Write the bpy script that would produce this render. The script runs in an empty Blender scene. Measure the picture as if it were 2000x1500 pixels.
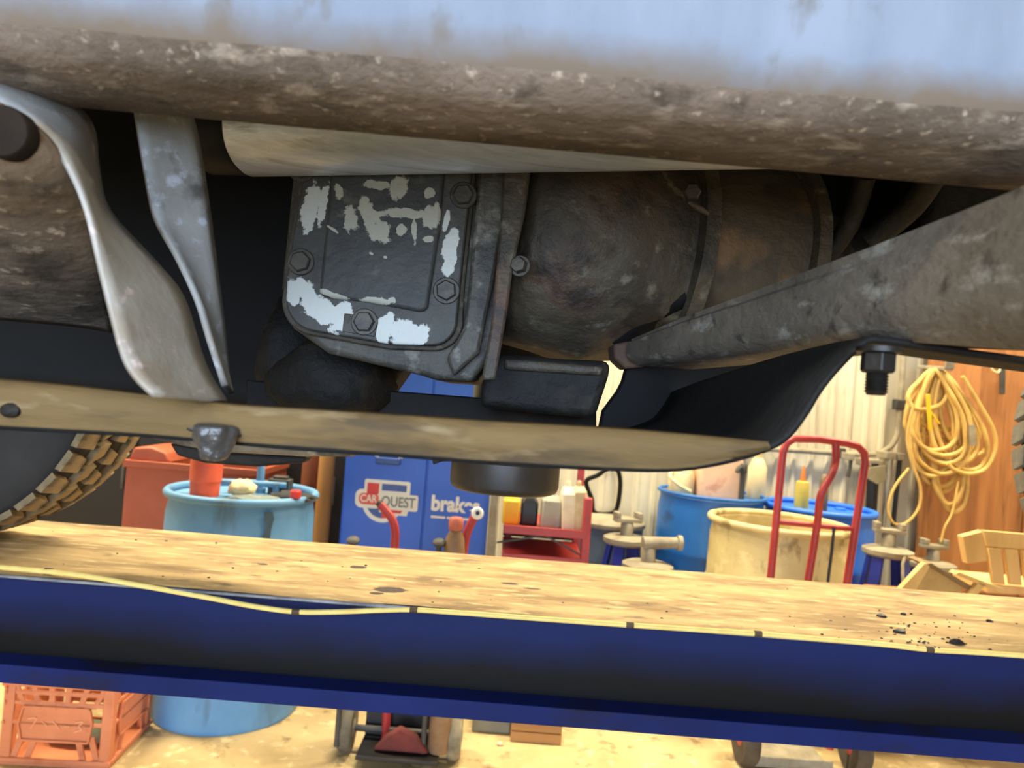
import bpy, math, random
from mathutils import Vector, Matrix, noise
random.seed(7)
SC = bpy.context.scene
COL = SC.collection
V = Vector

# ------------------------------------------------------------------ camera, world, light, exposure
FPX = 1444.0
CAM = V((0, 0, 1.35))
PITCH, ROLL = math.radians(1.0), math.radians(4.5)
_F = V((0, math.cos(PITCH), math.sin(PITCH)))
_U0 = V((0, -math.sin(PITCH), math.cos(PITCH)))
_R0 = V((1, 0, 0))
_R = _R0 * math.cos(ROLL) + _U0 * math.sin(ROLL)
_U = -_R0 * math.sin(ROLL) + _U0 * math.cos(ROLL)
cd = bpy.data.cameras.new('camera'); cam = bpy.data.objects.new('camera', cd); COL.objects.link(cam)
cd.sensor_width = 36; cd.lens = 36 * FPX / 2000; cd.clip_start = 0.02
cd.dof.use_dof = True; cd.dof.focus_distance = 0.80; cd.dof.aperture_fstop = 8.5
m = Matrix((( _R.x, _U.x, -_F.x, CAM.x), (_R.y, _U.y, -_F.y, CAM.y), (_R.z, _U.z, -_F.z, CAM.z), (0, 0, 0, 1)))
cam.matrix_world = m
SC.camera = cam

wd = bpy.data.worlds.new('daylight'); SC.world = wd; wd.use_nodes = True
bg = wd.node_tree.nodes['Background']; bg.inputs[0].default_value = (0.55, 0.72, 1.0, 1); bg.inputs[1].default_value = 2.5

def area(name, loc, rot, sx, sy, power, col):
    l = bpy.data.lights.new(name, 'AREA'); l.shape = 'RECTANGLE'; l.size = sx; l.size_y = sy; l.energy = power; l.color = col
    o = bpy.data.objects.new(name, l); COL.objects.link(o); o.location = loc; o.rotation_euler = rot
    return o
WARM = (1.0, 0.87, 0.62)
# shop ceiling lamps: three over the back of the bay, two unseen fills added over the front for floor bounce
for i, (x, y, e) in enumerate(((-2.6, 3.35, 105), (0.1, 3.35, 105), (2.8, 3.35, 105), (-1.8, -2.0, 40), (1.8, -2.0, 40))):
    area('ceiling_lamp_and_fill', (x, y, 3.95), (0, 0, 0), 1.3, 0.3, e, WARM)
# daylight coming in through the open shop door behind the camera
area('door_daylight', (-0.6, -4.55, 1.75), (math.radians(-90), 0, math.radians(180)), 4.6, 3.2, 300, (0.62, 0.78, 1.0))
SC.view_settings.view_transform = 'Standard'; SC.view_settings.look = 'None'
SC.view_settings.gamma = 1; SC.view_settings.use_curve_mapping = False
SC.view_settings.exposure = 0.9

# ------------------------------------------------------------------ helpers
def W(px, py, d):
    """point seen at photo pixel (px, py) standing d metres in front of the camera plane"""
    r = _F + _R * ((px - 1000) / FPX) + _U * ((750 - py) / FPX)
    return CAM + r * (d / r.y)
def Wz(px, py, z):
    r = _F + _R * ((px - 1000) / FPX) + _U * ((750 - py) / FPX)
    return CAM + r * ((z - CAM.z) / r.z)
def lerp(a, b, t): return a + (b - a) * t

def wmat(o):
    mm = o.matrix_basis.copy()
    if o.parent: mm = wmat(o.parent) @ o.matrix_parent_inverse @ mm
    return mm
def setparent(o, p):
    if p is not None:
        o.parent = p; o.matrix_parent_inverse = wmat(p).inverted()
def tag(o, label=None, cat=None, group=None, kind=None):
    if label: o['label'] = label
    if cat: o['category'] = cat
    if group: o['group'] = group
    if kind: o['kind'] = kind
    return o
def empty(name, loc=(0, 0, 0), rz=0):
    o = bpy.data.objects.new(name, None); COL.objects.link(o); o.empty_display_size = 0.05
    o.location = loc; o.rotation_euler = (0, 0, rz)
    return o
def copy_tree(o, parent=None):
    c = o.copy(); COL.objects.link(c)
    if parent is not None: c.parent = parent
    for ch in list(o.children): copy_tree(ch, c)
    return c

class MB:
    def __init__(s): s.v = []; s.f = []
    def add(s, vs, fs):
        b = len(s.v); s.v += [V(p) for p in vs]; s.f += [tuple(i + b for i in f) for f in fs]; return s
    def box(s, x0, x1, y0, y1, z0, z1, M=None):
        vs = [V((x, y, z)) for z in (z0, z1) for y in (y0, y1) for x in (x0, x1)]
        if M: vs = [M @ p for p in vs]
        return s.add(vs, [(0, 2, 3, 1), (4, 5, 7, 6), (0, 1, 5, 4), (2, 6, 7, 3), (0, 4, 6, 2), (1, 3, 7, 5)])
    def bar(s, p0, p1, w, h, up=(0, 0, 1)):
        p0, p1 = V(p0), V(p1); a = (p1 - p0).normalized(); u = V(up)
        if abs(a.dot(u)) > .98: u = V((0, 1, 0))
        sd = a.cross(u).normalized() * (w / 2); t = sd.cross(a).normalized() * (h / 2)
        vs = [p + sd * i + t * j for p in (p0, p1) for i, j in ((-1, -1), (1, -1), (1, 1), (-1, 1))]
        return s.add(vs, [(0, 1, 2, 3), (7, 6, 5, 4), (0, 4, 5, 1), (1, 5, 6, 2), (2, 6, 7, 3), (3, 7, 4, 0)])
    def lathe(s, prof, o=(0, 0, 0), axis=(0, 0, 1), n=32, a0=0.0, cap=True, sq=1.0):
        o = V(o); a = V(axis).normalized(); u = V((1, 0, 0)) if abs(a.x) < .9 else V((0, 1, 0))
        u = (u - a * u.dot(a)).normalized(); w = a.cross(u)
        vs = []
        for r, h in prof:
            for k in range(n):
                t = a0 + 2 * math.pi * k / n
                vs.append(o + a * h + (u * math.cos(t) + w * math.sin(t) * sq) * r)
        fs = []
        for i in range(len(prof) - 1):
            for k in range(n):
                k2 = (k + 1) % n
                fs.append((i * n + k, i * n + k2, (i + 1) * n + k2, (i + 1) * n + k))
        if cap:
            fs.append(tuple(range(n - 1, -1, -1))); b = (len(prof) - 1) * n; fs.append(tuple(b + k for k in range(n)))
        return s.add(vs, fs)
    def cyl(s, p0, p1, r0, r1=None, n=16, a0=0.0):
        p0, p1 = V(p0), V(p1); r1 = r0 if r1 is None else r1
        return s.lathe([(r0, 0), (r1, (p1 - p0).length)], p0, p1 - p0, n, a0)
    def tube(s, pts, r, n=8, closed=False):
        pts = [V(p) for p in pts]; m = len(pts); vs = []; prev = None
        for i, p in enumerate(pts):
            if closed: t = (pts[(i + 1) % m] - pts[i - 1])
            else: t = pts[min(i + 1, m - 1)] - pts[max(i - 1, 0)]
            t.normalize()
            if prev is None:
                prev = V((0, 0, 1)) if abs(t.z) < .9 else V((1, 0, 0))
            prev = (prev - t * prev.dot(t)).normalized(); b = t.cross(prev)
            rr = r[i] if isinstance(r, (list, tuple)) else r
            for k in range(n):
                a = 2 * math.pi * k / n; vs.append(p + (prev * math.cos(a) + b * math.sin(a)) * rr)
        fs = []
        for i in range(m if closed else m - 1):
            j = (i + 1) % m
            for k in range(n):
                k2 = (k + 1) % n; fs.append((i * n + k, i * n + k2, j * n + k2, j * n + k))
        if not closed:
            fs.append(tuple(range(n - 1, -1, -1))); fs.append(tuple((m - 1) * n + k for k in range(n)))
        return s.add(vs, fs)
    def prism(s, pts, vec):
        pts = [V(p) for p in pts]; vec = V(vec); n = len(pts)
        fs = [tuple(range(n)), tuple(range(2 * n - 1, n - 1, -1))]
        for i in range(n): fs.append((i, i + n, (i + 1) % n + n, (i + 1) % n))
        return s.add(pts + [p + vec for p in pts], fs)
    def loft(s, rings, cap=True):
        n = len(rings[0]); vs = [p for r in rings for p in r]; fs = []
        for i in range(len(rings) - 1):
            for k in range(n):
                k2 = (k + 1) % n; fs.append((i * n + k, i * n + k2, (i + 1) * n + k2, (i + 1) * n + k))
        if cap:
            fs.append(tuple(range(n - 1, -1, -1))); b = (len(rings) - 1) * n; fs.append(tuple(b + k for k in range(n)))
        return s.add(vs, fs)
    def grid(s, rows):
        n = len(rows[0]); fs = []
        for i in range(len(rows) - 1):
            for k in range(n - 1): fs.append((i * n + k, i * n + k + 1, (i + 1) * n + k + 1, (i + 1) * n + k))
        return s.add([p for r in rows for p in r], fs)
    def mesh(s, name, smooth=35):
        me = bpy.data.meshes.new(name); me.from_pydata([tuple(p) for p in s.v], [], s.f); me.update()
        import bmesh
        bm = bmesh.new(); bm.from_mesh(me); bmesh.ops.recalc_face_normals(bm, faces=bm.faces); bm.to_mesh(me); bm.free()
        if smooth:
            me.polygons.foreach_set('use_smooth', [True] * len(me.polygons)); me.set_sharp_from_angle(angle=math.radians(smooth))
        return me
    def build(s, name, mat, parent=None, smooth=35, bevel=0, seg=2, solid=0, subsurf=0):
        me = s.mesh(name, smooth); me.materials.append(mat)
        o = bpy.data.objects.new(name, me); COL.objects.link(o); setparent(o, parent)
        if solid:
            md = o.modifiers.new('solid', 'SOLIDIFY'); md.thickness = solid; md.offset = 0
        if subsurf:
            md = o.modifiers.new('sub', 'SUBSURF'); md.levels = subsurf; md.render_levels = subsurf
        if bevel:
            md = o.modifiers.new('bevel', 'BEVEL'); md.width = bevel; md.segments = seg; md.limit_method = 'ANGLE'; md.angle_limit = math.radians(40)
        return o

def smooth_path(pts, n=6, closed=False):
    pts = [V(p) for p in pts]; out = []; m = len(pts)
    for i in range(m if closed else m - 1):
        if closed: a, b, c, d = pts[i - 1], pts[i], pts[(i + 1) % m], pts[(i + 2) % m]
        else: a, b, c, d = pts[max(i - 1, 0)], pts[i], pts[i + 1], pts[min(i + 2, m - 1)]
        for k in range(n):
            t = k / n
            out.append(.5 * ((2 * b) + (c - a) * t + (2 * a - 5 * b + 4 * c - d) * t * t + (3 * b - a - 3 * c + d) * t ** 3))
    if not closed: out.append(pts[-1])
    return out

# ------------------------------------------------------------------ materials
def lin(c):
    return tuple((x / 255 / 12.92) if x / 255 <= .04045 else ((x / 255 + .055) / 1.055) ** 2.4 for x in c) + (1,)
def mk(name, c1, c2=None, scale=8, rough=.6, metal=0, bump=0, bscale=60, stretch=(1, 1, 1), lo=.35, hi=.65,
       spots=None, spec=.5, patches=None, rough2=None, detail=5, coat=0):
    """spots: list of (colour, noise scale, threshold 0..1, stretch); patches: (colour, [(x,y,z,rx,ry,rz,angle about Y)], raggedness, noise scale)"""
    mt = bpy.data.materials.new(name); mt.use_nodes = True; nt = mt.node_tree; N = nt.nodes; L = nt.links
    b = N['Principled BSDF']; b.inputs['Roughness'].default_value = rough; b.inputs['Metallic'].default_value = metal
    b.inputs['Specular IOR Level'].default_value = spec; b.inputs['Coat Weight'].default_value = coat
    tc = N.new('ShaderNodeTexCoord')
    def nz(sc, st=(1, 1, 1), det=5):
        mp = N.new('ShaderNodeMapping'); mp.inputs['Scale'].default_value = st; L.new(tc.outputs['Object'], mp.inputs[0])
        t = N.new('ShaderNodeTexNoise'); t.inputs['Scale'].default_value = sc; t.inputs['Detail'].default_value = det
        t.inputs['Roughness'].default_value = .6
        L.new(mp.outputs[0], t.inputs['Vector']); return t.outputs['Fac']
    def ramp(src, a, bb, ca, cb):
        r = N.new('ShaderNodeValToRGB'); r.color_ramp.elements[0].position = a; r.color_ramp.elements[1].position = bb
        r.color_ramp.elements[0].color = ca; r.color_ramp.elements[1].color = cb; L.new(src, r.inputs[0]); return r.outputs[0]
    def mix(f, a, col):
        x = N.new('ShaderNodeMix'); x.data_type = 'RGBA'; L.new(f, x.inputs[0]); L.new(a, x.inputs[6]); x.inputs[7].default_value = col; return x.outputs[2]
    B, Wt = (0, 0, 0, 1), (1, 1, 1, 1)
    if c2 is None: c2 = tuple(min(255, x * .82) for x in c1)
    nf = nz(scale, stretch, detail)
    col = ramp(nf, lo, hi, lin(c1), lin(c2))
    for sp in spots or ():
        f = nz(sp[1], sp[3] if len(sp) > 3 else (1, 1, 1), 4)
        col = mix(ramp(f, sp[2] - .10, sp[2] + .015, B, (.85, .85, .85, 1)), col, lin(sp[0]))
    if patches:
        pc, plist, rag, ns = patches[:4]; soft = patches[4] if len(patches) > 4 else .08
        cur = None
        for (x, y, z, rx, ry, rz, ang) in plist:
            mp = N.new('ShaderNodeMapping'); mp.vector_type = 'TEXTURE'
            mp.inputs['Location'].default_value = (x, y, z); mp.inputs['Rotation'].default_value = (0, ang, 0); mp.inputs['Scale'].default_value = (rx, ry, rz)
            L.new(tc.outputs['Object'], mp.inputs[0])
            ln = N.new('ShaderNodeVectorMath'); ln.operation = 'LENGTH'; L.new(mp.outputs[0], ln.inputs[0])
            if cur is None: cur = ln.outputs['Value']
            else:
                mi = N.new('ShaderNodeMath'); mi.operation = 'MINIMUM'; L.new(cur, mi.inputs[0]); L.new(ln.outputs['Value'], mi.inputs[1]); cur = mi.outputs[0]
        f = nz(ns, (1, 1, 1), 6)
        ma = N.new('ShaderNodeMath'); ma.operation = 'MULTIPLY_ADD'; L.new(f, ma.inputs[0]); ma.inputs[1].default_value = rag; L.new(cur, ma.inputs[2])
        e = 1 + rag * .5
        mr = N.new('ShaderNodeMapRange'); mr.inputs[1].default_value = e - soft; mr.inputs[2].default_value = e + soft; mr.inputs[3].default_value = 1; mr.inputs[4].default_value = 0
        L.new(ma.outputs[0], mr.inputs[0])
        col = mix(mr.outputs[0], col, lin(pc))
    L.new(col, b.inputs['Base Color'])
    if rough2 is not None:
        L.new(ramp(nf, lo, hi, (rough,) * 3 + (1,), (rough2,) * 3 + (1,)), b.inputs['Roughness'])
    if bump:
        bp = N.new('ShaderNodeBump'); bp.inputs['Strength'].default_value = bump; bp.inputs['Distance'].default_value = .3 / bscale
        L.new(nz(bscale, stretch, 4), bp.inputs['Height']); L.new(bp.outputs[0], b.inputs['Normal'])
    return mt

# ================================================================== THE SETTING
M_floor = mk('dusty_concrete', (206, 180, 128), (176, 150, 100), 2.5, .75, bump=.15, bscale=30, spots=[((120, 98, 66), 9, .68), ((226, 204, 150), 14, .66)])
M_wall = mk('cream_sheet_metal', (214, 206, 180), (196, 186, 158), 2, .55, spots=[((150, 138, 110), 5, .70, (4, 4, .5))])
M_plain = mk('painted_board', (190, 180, 158), (176, 166, 142), 1.5, .8)

X0, X1, Y0, Y1, ZC = -5.2, 5.2, -4.5, 4.3, 4.1
fl = MB().box(X0, X1, Y0 - 9, Y1 + .1, -.1, 0).build('floor', M_floor, smooth=0)
tag(fl, kind='structure', label='dusty tan concrete shop floor', cat='floor')
ce = MB().box(X0, X1, Y0, Y1 + .1, ZC, ZC + .1).build('ceiling', M_plain, smooth=0); tag(ce, kind='structure', label='plain ceiling above the lift', cat='ceiling')
for nm, xa, xb in (('wall_left', X0 - .1, X0), ('wall_right', X1, X1 + .1)):
    tag(MB().box(xa, xb, Y0, Y1 + .1, 0, ZC).build(nm, M_plain, smooth=0), kind='structure', label='plain board wall on the ' + nm[5:] + ' of the bay', cat='wall')
wf = MB().box(X0, -3.0, Y0 - .1, Y0, 0, ZC).box(1.9, X1, Y0 - .1, Y0, 0, ZC).box(-3.0, 1.9, Y0 - .1, Y0, 3.5, ZC).build('wall_front', M_plain, smooth=0)
tag(wf, kind='structure', label='front wall with the open vehicle doorway', cat='wall')
wb = MB().box(X0, X1, Y1 + .03, Y1 + .1, 0, ZC).build('wall_back', M_plain, smooth=0)
tag(wb, kind='structure', label='cream ribbed metal back wall behind the drums', cat='wall')
def wall_sheet(w):
    prof = []; x = 0
    while x < w - .001:
        prof += [(x, 0), (x + .052, 0), (x + .062, -.016), (x + .080, -.016), (x + .090, 0)]; x += .1
    prof.append((w, 0))
    rows = [[V((a, b, z)) for a, b in prof] for z in (0, ZC)]
    return MB().grid(rows)
ws = wall_sheet(.8).mesh('wall_panel', 0); ws.materials.append(M_wall)
for k in range(13):
    o = bpy.data.objects.new('wall_panel', ws); COL.objects.link(o); o.location = (X0 + k * .8, Y1 + .02 - (k % 2) * .002, 0); setparent(o, wb)

# ================================================================== THE LIFT
M_blue = mk('lift_blue_paint', (18, 34, 96), (14, 27, 80), 3, .6, spec=.2, bump=.05, bscale=40, spots=[((30, 26, 24), 4, .66, (.6, 1, 2.2))])
M_deck = mk('dusty_deck', (206, 168, 100), (158, 124, 74), 11, .85, bump=.35, bscale=70, stretch=(.55, 1.6, 1), lo=.38, hi=.68,
            spots=[((220, 190, 126), 26, .64, (.5, 2, 1)), ((112, 88, 60), 18, .70, (.6, 1.5, 1))],
            patches=((66, 54, 50), [], .8, 60) if False else None)
DN, DF = 1.35, 1.83
ZD = W(1000, 1197, DN).z
ZB = W(1000, 1412, DN).z
def stain(px, py, rx, ry):
    p = Wz(px, py, ZD); return (p.x, p.y, p.z, rx, ry, .05, 0)
M_deck = mk('dusty_deck_boards', (182, 154, 106), (132, 106, 70), 9, .85, bump=.5, bscale=70, stretch=(.5, 1.6, 1), lo=.40, hi=.64,
            spots=[((204, 180, 130), 24, .64, (.45, 2, 1)), ((108, 88, 62), 16, .70, (.6, 1.5, 1))],
            patches=((62, 50, 46), [stain(700, 1106, .020, .014), stain(762, 1151, .032, .022), stain(512, 1101, .012, .007), stain(996, 1139, .018, .009),
                                    stain(1038, 1149, .020, .006), stain(432, 1163, .012, .006), stain(735, 1158, .014, .010)], .9, 55))
M_web = mk('lift_web_black_below', (20, 34, 88), (15, 27, 72), 3, .6, bump=.08, bscale=40, stretch=(.4, 1, 1), spec=.2,
           patches=((11, 9, 8), [(x_, DN, ZB + .02, 1.2, 3, .088, 0) for x_ in (-2, -.9, .2, 1.3, 2.4)], .5, 7, .42))  # web fades softly to black toward its bottom
lift = empty('four_post_lift', (0, .9, 0)); tag(lift, 'blue steel vehicle lift runway with a dusty tan deck below the truck', 'vehicle lift')
LX = 2.5
M_edge = mk('worn_edge_steel', (150, 150, 150), (90, 92, 100), 14, .5, metal=.4)
def runway(y0, y1, s):
    yn, yf = (y0, y1)
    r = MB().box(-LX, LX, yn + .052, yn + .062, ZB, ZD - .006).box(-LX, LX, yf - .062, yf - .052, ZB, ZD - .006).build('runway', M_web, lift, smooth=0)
    dk = MB()
    nx, ny = 250, 24; rows = []
    for j in range(ny + 1):
        rw = []
        for i in range(nx + 1):
            x = lerp(-LX, LX, i / nx); y = lerp(yn + .004, yf - .004, j / ny)
            h = .0018 * noise.noise(V((x * 9, y * 14, 1.3))) - .002 * (1 if j in (0, ny) else 0)
            rw.append(V((x, y, ZD + h - .001)))
        rows.append(rw)
    dk.grid(rows); d = dk.build('deck', M_deck, r, smooth=60)
    MB().box(-LX, LX, yn, yf, ZD - .010, ZD - .004).build('deck_plate', M_edge, r, bevel=.002)
    MB().box(-LX, LX, yn - .002, yn + .060, ZB, ZB + .034).build('bottom_flange', M_blue, r, bevel=.002)
    MB().box(-LX, LX, yf - .060, yf + .002, ZB, ZB + .012).build('bottom_flange', M_blue, r, bevel=.002)
runway(DN, DF, 1)
runway(-.12, .36, -1)
for sx in (-1, 1):
    MB().box(sx * (LX - .08) - .07, sx * (LX - .08) + .07, -.42, 2.13, ZB - .16, ZB - .002).build('cross_beam', M_blue, lift, bevel=.006)
    for y in (-.5, 2.21):
        MB().box(sx * (LX - .08) - .09, sx * (LX - .08) + .09, y - .09, y + .09, 0.012, 2.4).build('post', M_blue, lift, bevel=.008)
        MB().box(sx * (LX - .08) - .18, sx * (LX - .08) + .18, y - .18, y + .18, 0, .012).build('base_plate', M_blue, lift)

# yellow cord lying along the deck edge
M_cord = mk('yellow_cord', (244, 216, 128), (232, 200, 108), 30, .6)
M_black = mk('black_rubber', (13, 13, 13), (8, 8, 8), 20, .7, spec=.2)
cord_px = [(-60, 1102), (0, 1108), (100, 1117), (180, 1127), (260, 1141), (400, 1166), (500, 1185), (580, 1195), (660, 1195), (740, 1192), (808, 1191), (900, 1197), (1050, 1208), (1230, 1221),
           (1350, 1229), (1480, 1238), (1600, 1248), (1720, 1258), (1815, 1269), (1900, 1274), (2000, 1281), (2070, 1287)]
def cordpt(px, py):
    p = Wz(px, py, ZD + .0045)
    return p if p.y > DN + .004 else W(px, py, DN + .002)
cp = smooth_path([cordpt(*q) for q in cord_px], 5)
cord = MB().tube(cp, .0048, 10).build('cord', M_cord)
tag(cord, 'thin yellow cord with dark bands running along the front edge of the lift deck', 'cord')
for q in ((95, 1116), (578, 1195), (808, 1191), (1230, 1221), (1480, 1238), (1815, 1269)):
    p = cordpt(*q); MB().cyl(p - V((.007, 0, 0)), p + V((.007, 0, 0)), .0056, n=10).build('tape_band', mk('dark_tape', (92, 72, 44), (66, 50, 32), 30, .7) if 'M_tape' not in globals() else M_tape, cord)
# black grease crumbs on the right of the deck
cr = MB(); rr = random.Random(3)
def crumb(p, s, seed):
    n = 6; q = random.Random(seed); ring = lambda k, z: [p + V((math.cos(2 * math.pi * i / n) * k * q.uniform(.6, 1.2), math.sin(2 * math.pi * i / n) * k * q.uniform(.4, .9), z)) for i in range(n)]
    cr.loft([ring(s, .0), ring(s * .9, s * .35), ring(s * .4, s * .6)])
for i, (px, py, s) in enumerate([(1722, 1205, .011), (1757, 1236, .013), (1868, 1257, .015), (1932, 1215, .009), (1765, 1200, .007)]): crumb(Wz(px, py, ZD - .001), s, i)
for i in range(70):
    px = rr.gauss(1820, 90); py = 1225 + (px - 1820) * .08 + rr.uniform(-25, 40); crumb(Wz(px, py, ZD - .0012), rr.uniform(.0015, .004), 50 + i)
for i in range(40):
    px = rr.uniform(100, 1900); py = 1085 + (px - 500) * .08 + rr.uniform(-20, 70)
    p = Wz(px, py, ZD - .0012)
    if DN + .02 < p.y < DF - .02: crumb(p, rr.uniform(.0015, .004), 150 + i)
tag(cr.build('grease_crumbs', mk('black_grease', (30, 24, 20), (16, 13, 11), 40, .5)), 'black grease crumbs scattered over the tan lift deck', 'debris', kind='stuff')

# ================================================================== THE TRUCK
truck = empty('truck', (0, .85, ZD)); tag(truck, 'underside of a raised truck, dusty frame and greasy gearbox above the blue lift', 'truck')
M_dirt = mk('brown_road_dirt', (118, 104, 92), (90, 78, 66), 12, .9, bump=.7, bscale=90, stretch=(1, 1, 1),
            spots=[((150, 137, 122), 46, .66, (.6, 1, 1)), ((72, 62, 52), 30, .67), ((176, 160, 142), 120, .70)])
M_rail_paint = mk('steel_blue_paint_with_dust', (72, 82, 98), (62, 72, 88), 14, .5, metal=.1, stretch=(1.6, 1, .35), bump=.06, bscale=40, coat=.2,
                  spots=[((68, 64, 60), 24, .68, (1, 1, .5))])
# near rocker: painted outer face, dirty underside lip (underside hangs level, outer face stands upright)
pF = [W(px, py, .45) for px, py in ((175, 212), (450, 232), (760, 258), (1180, 300), (1600, 346), (1920, 374))]
ZR = sum(p.z for p in pF) / len(pF)
YN = .365
M_rail_paint = mk('steel_blue_paint_dust_splashed', (112, 122, 138), (98, 108, 124), 14, .65, metal=0, stretch=(1.6, 1, .35), bump=.08, bscale=40, spec=.3,
                  spots=[((84, 80, 74), 26, .70, (1, 1, .5))], patches=((96, 84, 72), [(x_ * .2, YN, ZR + .006 - x_ * .002, .16, .3, .017, 0) for x_ in range(-6, 7)], 1.2, 34, .5))
rk = MB(); rows = []
nx = 120
for i in range(nx + 1):
    x = lerp(-1.05, 1.05, i / nx)
    # ragged dusty brink between lip and face
    w = .0015 * noise.noise(V((x * 14, 0, 3))) + .001 * noise.noise(V((x * 40, 2, 3)))
    zz = ZR + x * -.010
    rows.append([V((x, .455, zz + .03)), V((x, .455, zz + .004)), V((x, .450, zz)), V((x, .42, zz - .001)), V((x, .395, zz + w)), V((x, .378, zz + .003 + w)), V((x, YN + .004, zz + .012 + w))])
rk.grid(rows); rk.build('rocker_lip', M_dirt, truck, smooth=50)
fc = MB(); rows = []
for i in range(nx + 1):
    x = lerp(-1.05, 1.05, i / nx); zz = ZR + x * -.010; w = .0015 * noise.noise(V((x * 14, 0, 3))) + .001 * noise.noise(V((x * 40, 2, 3)))
    rows.append([V((x, YN + .004, zz + .012 + w)), V((x, YN - .001, zz + .022)), V((x, YN - .004, zz + .04)), V((x, YN - .004, zz + .16)), V((x, YN, zz + .30))])
fc.grid(rows); fc.build('rocker_panel', M_rail_paint, truck, smooth=60)
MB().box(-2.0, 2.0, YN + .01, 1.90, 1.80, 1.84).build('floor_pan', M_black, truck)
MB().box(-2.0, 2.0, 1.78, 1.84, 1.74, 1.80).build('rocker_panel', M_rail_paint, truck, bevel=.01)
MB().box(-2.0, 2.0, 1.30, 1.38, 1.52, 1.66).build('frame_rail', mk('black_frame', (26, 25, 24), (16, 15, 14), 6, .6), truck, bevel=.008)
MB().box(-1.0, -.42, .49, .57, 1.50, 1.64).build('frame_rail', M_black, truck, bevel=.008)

# left hanger bracket: dirty outer skin (A), folded flange (B), inner strip (C)
M_bracket = mk('dirty_hanger_steel', (128, 112, 96), (88, 76, 64), 9, .8, bump=.45, bscale=60, spots=[((188, 172, 152), 60, .70), ((56, 48, 40), 9, .64)])
M_flange = mk('grey_worn_flange', (154, 153, 149), (126, 122, 115), 9, .55, metal=.1, bump=.2, bscale=50, spots=[((124, 110, 92), 9, .62), ((200, 184, 186), 60, .70)])
M_strip = mk('scuffed_grey_strip', (150, 150, 147), (124, 123, 119), 12, .6, metal=.1, bump=.2, bscale=70, spots=[((170, 174, 184), 75, .67), ((70, 66, 60), 22, .66)])
Lb = [(-60, 182), (0, 205), (60, 240), (110, 290), (150, 360), (175, 430), (195, 520), (214, 600), (238, 690), (262, 735), (300, 772)]
Rb = [(-60, 58), (0, 100), (100, 166), (176, 240), (190, 330), (212, 412), (300, 510), (356, 580), (388, 680), (410, 735), (442, 786)]
Ls = smooth_path([V((a, b, 0)) for a, b in Lb], 4); Rs = smooth_path([V((a, b, 0)) for a, b in Rb], 4)
hang = None
rows = []
for l, r in zip(Ls, Rs):
    rw = []
    for k in range(7):
        t = k / 6; p = l.lerp(r, t); rw.append(W(p.x, p.y, lerp(.400, .470, t) - .006 * math.sin(math.pi * t)))
    rows.append(rw)
hang = MB().grid(rows).build('hanger_flange', M_flange, truck, smooth=60, solid=.003)
rows = []
LA = smooth_path([V((a_, b_, 0)) for a_, b_ in Lb[:8] + [(226, 650)]], 4)
for i, l in enumerate(LA):
    s_ = i / (len(LA) - 1); rw = []
    for k in range(15):
        t = k / 14; x = lerp(l.x, -520, t ** 1.5)
        dd = .400 - .030 * math.sin(min(1, t * 2) * math.pi / 2) + .26 * max(0, s_ - .36) ** 1.6 / .64 ** 1.6
        p = W(x, l.y - 60 * t * s_ - 20 * t * (1 - s_), dd); p += V((0, 1, 0)) * .004 * noise.noise(p * 22)
        rw.append(p)
    rows.append(rw)
A = MB().grid(rows).build('hanger_skin', M_bracket, hang, smooth=60, solid=.003)
c = W(4, 256, .3750); MB().lathe([(.0135, -.010), (.0135, -.0005), (.0125, .0010), (.0105, .0012), (.004, .0014)], c, (.1, -1, -.05), 28).build('hole_disc', mk('dark_hole_brown', (40, 33, 28), (30, 25, 21), 20, .9, spec=.1), hang)  # dark disc standing in for the shade inside a hole
Lc = [(262, 205), (270, 260), (285, 350), (302, 425), (345, 500), (385, 585), (408, 660), (438, 752)]
Rc = [(366, 205), (384, 270), (402, 380), (415, 480), (430, 600), (440, 690), (444, 730), (452, 768)]
Ls2 = smooth_path([V((a, b, 0)) for a, b in Lc], 4); Rs2 = smooth_path([V((a, b, 0)) for a, b in Rc], 4)
rows = []
for l, r in zip(Ls2, Rs2):
    rows.append([W(lerp(l.x, r.x, t), lerp(l.y, r.y, t), lerp(.50, .53, t) + (.006 if t > .99 else 0)) for t in (0, .2, .4, .6, .8, .9, 1)])
MB().grid(rows).build('hanger_strip', M_strip, truck, smooth=50, solid=.004)

# bright propshaft tube
M_tube = mk('bare_aluminium_tube', (226, 232, 242), (204, 211, 222), 30, .3, metal=.25, spec=.8, stretch=(.06, 6, 6), bump=.12, bscale=50, spots=[((84, 82, 80), 60, .76, (.5, 1, 1)), ((176, 178, 180), 12, .66, (.05, 6, 6))])
a = W(482, 262, .79); b = W(1500, 262, .645)
b.z = a.z + .004
ax = (b - a).normalized()
R_T = W(1000, 262, .72).z - W(1000, 350, .72).z
pr = []
ln = (b - a).length + .25
ts = MB().lathe([(R_T * .93, 0), (R_T, .004), (R_T, ln * .3), (R_T * 1.0, ln)], a, ax, 48).build('propshaft_tube', M_tube, truck, smooth=50)
MB().lathe([(R_T * .5, -.05), (R_T * .94, -.045), (R_T * .97, -.006), (R_T * .90, 0)], a, ax, 40).build('tube_end_cap', mk('dark_cast_iron', (28, 26, 24), (18, 17, 16), 20, .6), ts)

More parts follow.
